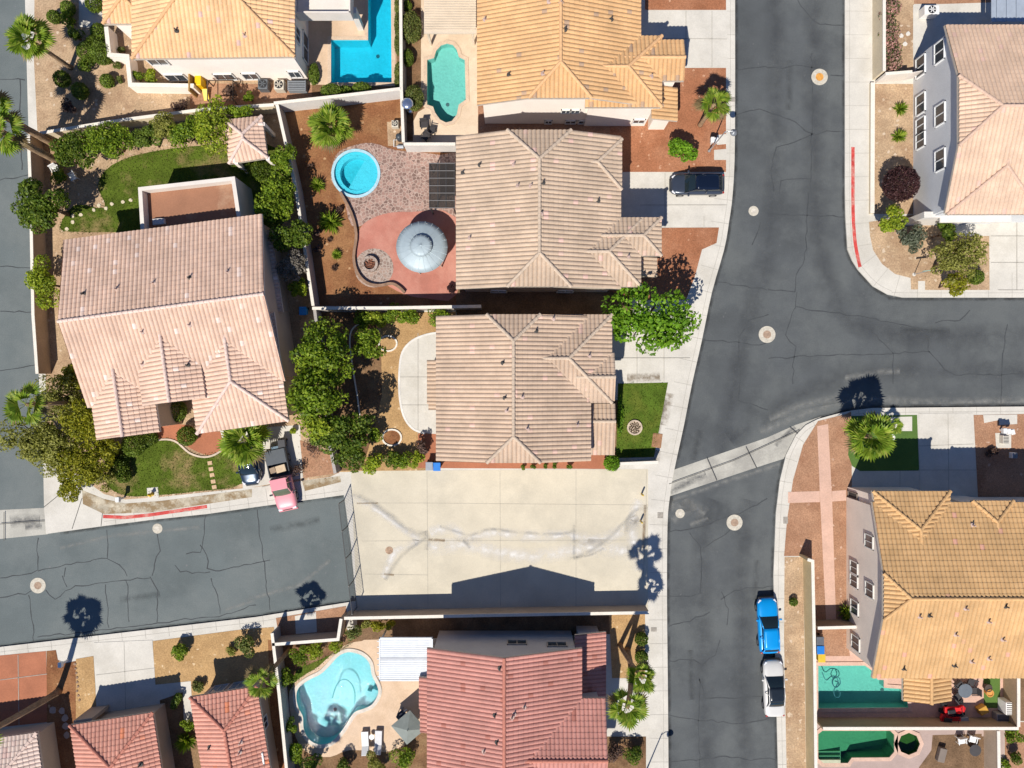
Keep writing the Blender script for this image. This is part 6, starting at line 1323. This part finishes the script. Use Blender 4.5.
def lounger(px, py, rz, label, m, zb=.15):
    p = P(px, py, zb); t = thing('sun_lounger', label, 'sun lounger', (p.x, p.y, zb), R(rz), 'sun loungers by the aqua pool')
    MB().box((0, -.35, .34), (.62, 1.3, .09)).build('seat', m, t, local=True, bevel=.03); MB().box((0, .62, .53), (.62, .75, .09), 0, ('X', .5)).build('backrest', m, t, local=True, bevel=.03)
    for s in (-1, 1):
        MB().box((s * .3, -.1, .27), (.05, 1.75, .06)).build('rail', m, t, local=True)
        for y in (-.85, .5): MB().box((s * .28, y, .13), (.05, .05, .26)).build('leg', m, t, local=True)
lounger(366, 741, 183, 'left white sun lounger on the aqua pool deck', whitep); lounger(379, 740, 178, 'right white sun lounger on the aqua pool deck', Mplain('lounger_grey', (.56, .55, .55), .6))
p = P(372.5, 735, .15); t = thing('side_table', 'small white table between the sun loungers', 'table', p); MB().lathe((p.x, p.y, .5), [(.22, 0), (.24, .03), (.0, .035)], 16).build('tabletop', whitep, t); MB().tube([(p.x, p.y, .14), (p.x, p.y, .5)], .03, 8).build('leg', whitep, t)
def umbrella(px, py, h, half, rz, label, m, n=4):
    p = P(px, py, h - .2); t = thing('patio_umbrella', label, 'umbrella', (p.x, p.y, .15), R(rz), 'patio umbrellas'); V = [(0, 0, h - .1)]; F = []
    for k in range(n): a = 2 * math.pi * (k + .5) / n; V.append((half * 1.3 * math.cos(a), half * 1.3 * math.sin(a), h - .62))
    for k in range(n): a0, a1 = k + 1, (k + 1) % n + 1; V.append(tuple((Vector(V[a0]) + Vector(V[a1])) / 2 * Vector((.97, .97, 1)).length / 1.72 if False else (Vector(V[a0]) + Vector(V[a1])) / 2 - Vector((0, 0, .03))))
    for k in range(n): a0, a1 = k + 1, (k + 1) % n + 1; mid = n + 1 + k; F += [(0, a0, mid), (0, mid, a1)]
    k0 = len(V); V += [(x, y, z - .04) for x, y, z in V]; F += [tuple(i + k0 for i in q[::-1]) for q in F]
    obj('canopy', V, F, m, t, local=True); MB().tube([(0, 0, 0), (0, 0, h)], .035, 8).build('pole', Mplain('pole_dark', (.08, .08, .08), .5), t, local=True); MB().lathe((0, 0, 0), [(.32, 0), (.3, .07), (.05, .1)], 14).build('base', Mplain('pole_dark', ()), t, local=True)
umbrella(408, 729, 2.3, 1.15, 40, 'square grey patio umbrella at the corner of the aqua pool deck', Mplain('umbrella_grey', (.20, .22, .20), .9))
p = P(410.5, 112, .15); t = thing('patio_heater', 'silver domed patio heater between hedge and roman pool', 'patio heater', p); MB().lathe((p.x, p.y, 2.05), [(.52, 0), (.48, .08), (.28, .17), (.03, .22)], 20).build('reflector', Mplain('bright_metal', (.62, .66, .74), .18, .9), t, smooth=True); MB().tube([(p.x, p.y, .15), (p.x, p.y, 2.1)], .05, 8).build('pole', Mplain('bright_metal', ()), t); MB().lathe((p.x, p.y, .14), [(.25, 0), (.25, .5), (.1, .6)], 14).build('base', Mplain('bright_metal', ()), t)
# yellow play slide and trellis by the white house
p = P(205, 91, .15); t = thing('slide', 'yellow plastic slide against the white house wall', 'slide', p); ys = Mplain('slide_yellow', (.72, .44, .0), .45); MB().box((p.x - .15, p.y + .5, .72), (.55, .9, 1.1)).build('tower', ys, t, bevel=.05); MB().box((p.x + .2, p.y - .45, .45), (.5, 1.0, .08), 0, ('X', .5)).build('chute', ys, t, bevel=.03); MB().box((p.x - .75, p.y + .2, .9), (.12, 1.6, 1.5)).build('side_fence', M('timber_brown', (.30, .18, .06), .8), t)
p = P(226, 96, .15); t = thing('trellis', 'dark timber garden frame round the brown twiggy bush', 'trellis', p); dk2 = M('timber_dark', (.10, .07, .05), .8)
for sx in (-1, 1):
    for sy in (-1, 1): MB().box((p.x + sx * 1.1, p.y + sy * .85, .75), (.08, .08, 1.3)).build('post', dk2, t)
    MB().box((p.x, p.y + sx * .85, 1.4), (2.3, .07, .08)).build('rail', dk2, t); MB().box((p.x + sx * 1.1, p.y, 1.4), (.07, 1.7, .08)).build('rail', dk2, t)
# stepping stones, one thing each
def stone(px, py, r, label, m, cat='stepping stone', z=.14):
    _sd[0] += 1; g = random.Random(_sd[0]); R_ = r * CAMH / FPX; p = P(px, py, z)
    o = MB().prism([(p.x + R_ * g.uniform(.75, 1.15) * math.cos(2 * math.pi * k / 8), p.y + R_ * g.uniform(.75, 1.15) * math.sin(2 * math.pi * k / 8)) for k in range(8)], .12, z + .06).build('stepping_stone', m, bevel=.015); return tag(o, label, cat, 'pale stepping stones')
psm = M('pale_stone', (.58, .50, .36), .9, .1, 3)
for k, (x, y) in enumerate(((67, 229), (73, 216), (81, 215), (73, 222), (94, 210), (99, 205.5), (106, 208.5), (112, 204), (123, 202), (131, 200))): stone(x, y, 2.0, 'pale stepping stone on the worn grass of the pink house back lawn', psm)
for k, y in enumerate((463, 469, 475, 481.5, 487)): p = P(210 + k * 1.1, y, .15); o = MB().box((p.x, p.y, .16), (.40, .34, .06), .15).build('stepping_stone', M('tile_tan', (.55, .38, .23), .9, .1, 3), bevel=.01); tag(o, 'square tan stepping tile crossing the front lawn of the pink house', 'stepping stone', 'square stepping tiles')
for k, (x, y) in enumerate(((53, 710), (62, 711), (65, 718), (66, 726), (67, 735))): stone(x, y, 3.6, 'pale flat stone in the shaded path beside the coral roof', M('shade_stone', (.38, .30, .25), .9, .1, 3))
for k, (x, y) in enumerate(((901, 36), (908, 34), (905, 44))): stone(x, y, 2.4, 'pale round stepping stone beside the flowering oleanders', M('white_stone', (.62, .58, .52), .9, .06, 3))
stg = random.Random(5); b = 0
for (x0, y0, x1, y1) in ((75, 664, 79, 700),):
    for k in range(9):
        q = k / 8; stone(x0 + (x1 - x0) * q + stg.uniform(-.8, .8), y0 + (y1 - y0) * q, 1.3, 'small border rock between the brown and gold gravel', M('border_rock', (.26, .17, .12), .9, .2, 3), 'rock')
# planter ring on the small lawn with its plants, and rocks
p = P(634.5, 427.5, .15); t = thing('planter_ring', 'round stone planter ring in the small front lawn', 'planter', p); MB().lathe((p.x, p.y, .14), [(.68, 0), (.68, .16), (.54, .16), (.54, .06), (.01, .06)], 22).build('ring', M('ring_stone', (.50, .40, .30), .9, .2, 5), t); b = MB()
for k in range(26): a = k * 2.4; q = .5 * math.sqrt((k + .5) / 26); b.box((p.x + math.cos(a) * q, p.y + math.sin(a) * q, .24), (.13, .09, .1), a)
b.build('stone_fill', M('dark_rock', (.10, .065, .035), .9, .3, 5), t)
p = P(657, 440.5, .14); o = MB().box((p.x, p.y, .15), (.85, 1.25, .03), -.13).build('door_mat', M('mat_brown', (.30, .16, .085), .9, .25, 3)); tag(o, 'brown rectangular utility lid in the pavement beside the small lawn', 'utility lid')
strips('pavement_stain', [dict(p=[(669, 393), (662, 425)], w=1.1), dict(p=[(664, 395), (655, 440)], w=.8), dict(p=[(657, 450), (654, 462)], w=1.0), dict(p=[(627, 378), (660, 377)], w=.9), dict(p=[(900, 220), (1000, 200)], w=.01)][:4], 1, .1415, Mstain('rust_dirt', (.22, .16, .10), .75, 2.2), uv=True)
for k, (x, y, w_, d_) in enumerate(((653.5, 629, .5, .35), (731, 100, .6, .4), (660, 515, .5, .5), (785, 520, .4, .6))):
    q = P(x, y); o = MB().box((q.x, q.y, .14), (w_, d_, .025)).build('utility_lid', M('lid_grey', (.30, .27, .23), .8, .2, 5)); tag(o, ('small utility lid beside the clipped ball shrubs', 'small utility lid in the pavement by the red gravel', 'small utility lid near the pale manhole', 'small utility lid in the lower right pavement')[k], 'utility lid', 'utility lids in the pavement')
# rubber dark things in the lower right yard
def quad(px, py, rz, label, m):
    p = P(px, py, .15); t = thing('quad_bike', label, 'quad bike', (p.x, p.y, .15), R(rz), 'red machines by the yard wall')
    V = [(1.0, 0, .62), (.75, .32, .72), (.2, .26, .86), (-.1, .24, .72), (-.9, .42, .78), (-1.0, 0, .8), (-.9, -.42, .78), (-.1, -.24, .72), (.2, -.26, .86), (.75, -.32, .72)]
    k = len(V); obj('body', V + [(x * .95, y * .8, z - .35) for x, y, z in V], [tuple(range(k))] + [(i, i + k, (i + 1) % k + k, (i + 1) % k) for i in range(k)] + [tuple(range(2 * k - 1, k - 1, -1))], m, t, local=True, bevel=.04)
    MB().box((-.45, 0, .88), (.7, .34, .14)).build('seat', TRIM, t, local=True, bevel=.05); MB().tube([(.45, -.42, 1.05), (.38, 0, 1.0), (.45, .42, 1.05)], .025, 6).build('handlebar', TRIM, t, local=True)
    for x in (-.68, .72):
        for s in (-1, 1): MB().tube([(x, s * .38, .28), (x, s * .62, .28)], .28, 14).build('wheel', BLK, t, local=True)
red = Mplain('red_plastic', (.60, .018, .02), .4)
quad(950.5, 706.5, 8, 'red quad bike nearer the house, half in the wall shadow', red); quad(947, 716.0, -8, 'brighter red quad bike close against the brown wall', red)
p = P(959, 717.5, .15); o = MB().box((p.x, p.y, .5), (.9, .6, .7), .1).build('storage_box', Mplain('box_grey', (.26, .27, .28), .5), bevel=.05); tag(o, 'grey storage box beside the red quad bikes', 'box')
o = MB().box((P(978.5, 707).x, P(978.5, 707).y, .45), (.75, .65, .6), .5).build('storage_box', Mplain('box_orange', (.50, .27, .04), .6), bevel=.04); tag(o, 'tilted orange box beside the strip of artificial turf', 'box')
p = P(961, 688, .15); t = thing('patio_table', 'dark round table among the clutter of the teal pool yard', 'table', p); MB().lathe((p.x, p.y, .72), [(.6, 0), (.62, .03), (.0, .04)], 24).build('tabletop', Mplain('table_slate', (.13, .15, .17), .35), t); MB().tube([(p.x, p.y, .15), (p.x, p.y, .72)], .05, 8).build('leg', TRIM, t)
for k, (x, y, rz) in enumerate(((955, 682, 40), (968, 680, -20), (971, 689, -90), (954, 695, 130))): chair(x, y, rz, ('dark chair above left of the slate table', 'dark chair above the slate table', 'dark chair right of the slate table', 'dark chair below left of the slate table')[k], wick)
for k, (x, y, rz) in enumerate(((958.5, 738, 10), (969.5, 736.5, -15))): chair(x, y, rz, ('white striped chair in the dark bottom yard', 'white cushioned chair right of the striped one in the dark bottom yard')[k], whitep)
p = P(971, 747, .15); t = thing('patio_table', 'dark round table in the shaded bottom yard', 'table', p); MB().lathe((p.x, p.y, .72), [(.5, 0), (.52, .03), (.0, .04)], 20).build('tabletop', Mplain('table_black', (.06, .055, .055), .5), t); MB().tube([(p.x, p.y, .15), (p.x, p.y, .72)], .05, 8).build('leg', TRIM, t)
o = MB().box((P(938.5, 752).x, P(938.5, 752).y, .4), (.62, 1.25, .45), -.25).build('bench', Mplain('bench_taupe', (.20, .16, .13), .8), bevel=.05); tag(o, 'taupe bench in the shaded bottom yard', 'bench')
p = P(989, 742, .15); o = MB().lathe((p.x, p.y, .15), [(.30, 0), (.36, .3), (.34, .55), (.02, .6)], 14).build('plant_tub', Mplain('tub_blue', (.35, .45, .52), .5), smooth=True); tag(o, 'pale blue tub at the right end of the dark bottom yard', 'tub')
for k, (x, y) in enumerate(((986.5, 691), (985, 686))): p = P(x, y, .15); o = MB().lathe((p.x, p.y, .15), [(.24, 0), (.32, .45), (.34, .5), (.27, .5), (.25, .42), (.0, .42)], 16).build('plant_pot', M('pot_' + str(k), ((.55, .27, .07), (.08, .06, .05))[k], .8)); tag(o, ('orange clay pot beside the artificial turf strip', 'dark pot beside the artificial turf strip')[k], 'pot')
p = P(889, 437, .15); o = MB().lathe((p.x, p.y, .15), [(.16, 0), (.22, .5), (.26, .55), (.2, .55), (.18, .45), (.0, .45)], 14).build('plant_pot', whitep); tag(o, 'white pot beside the dense bright palm', 'pot')
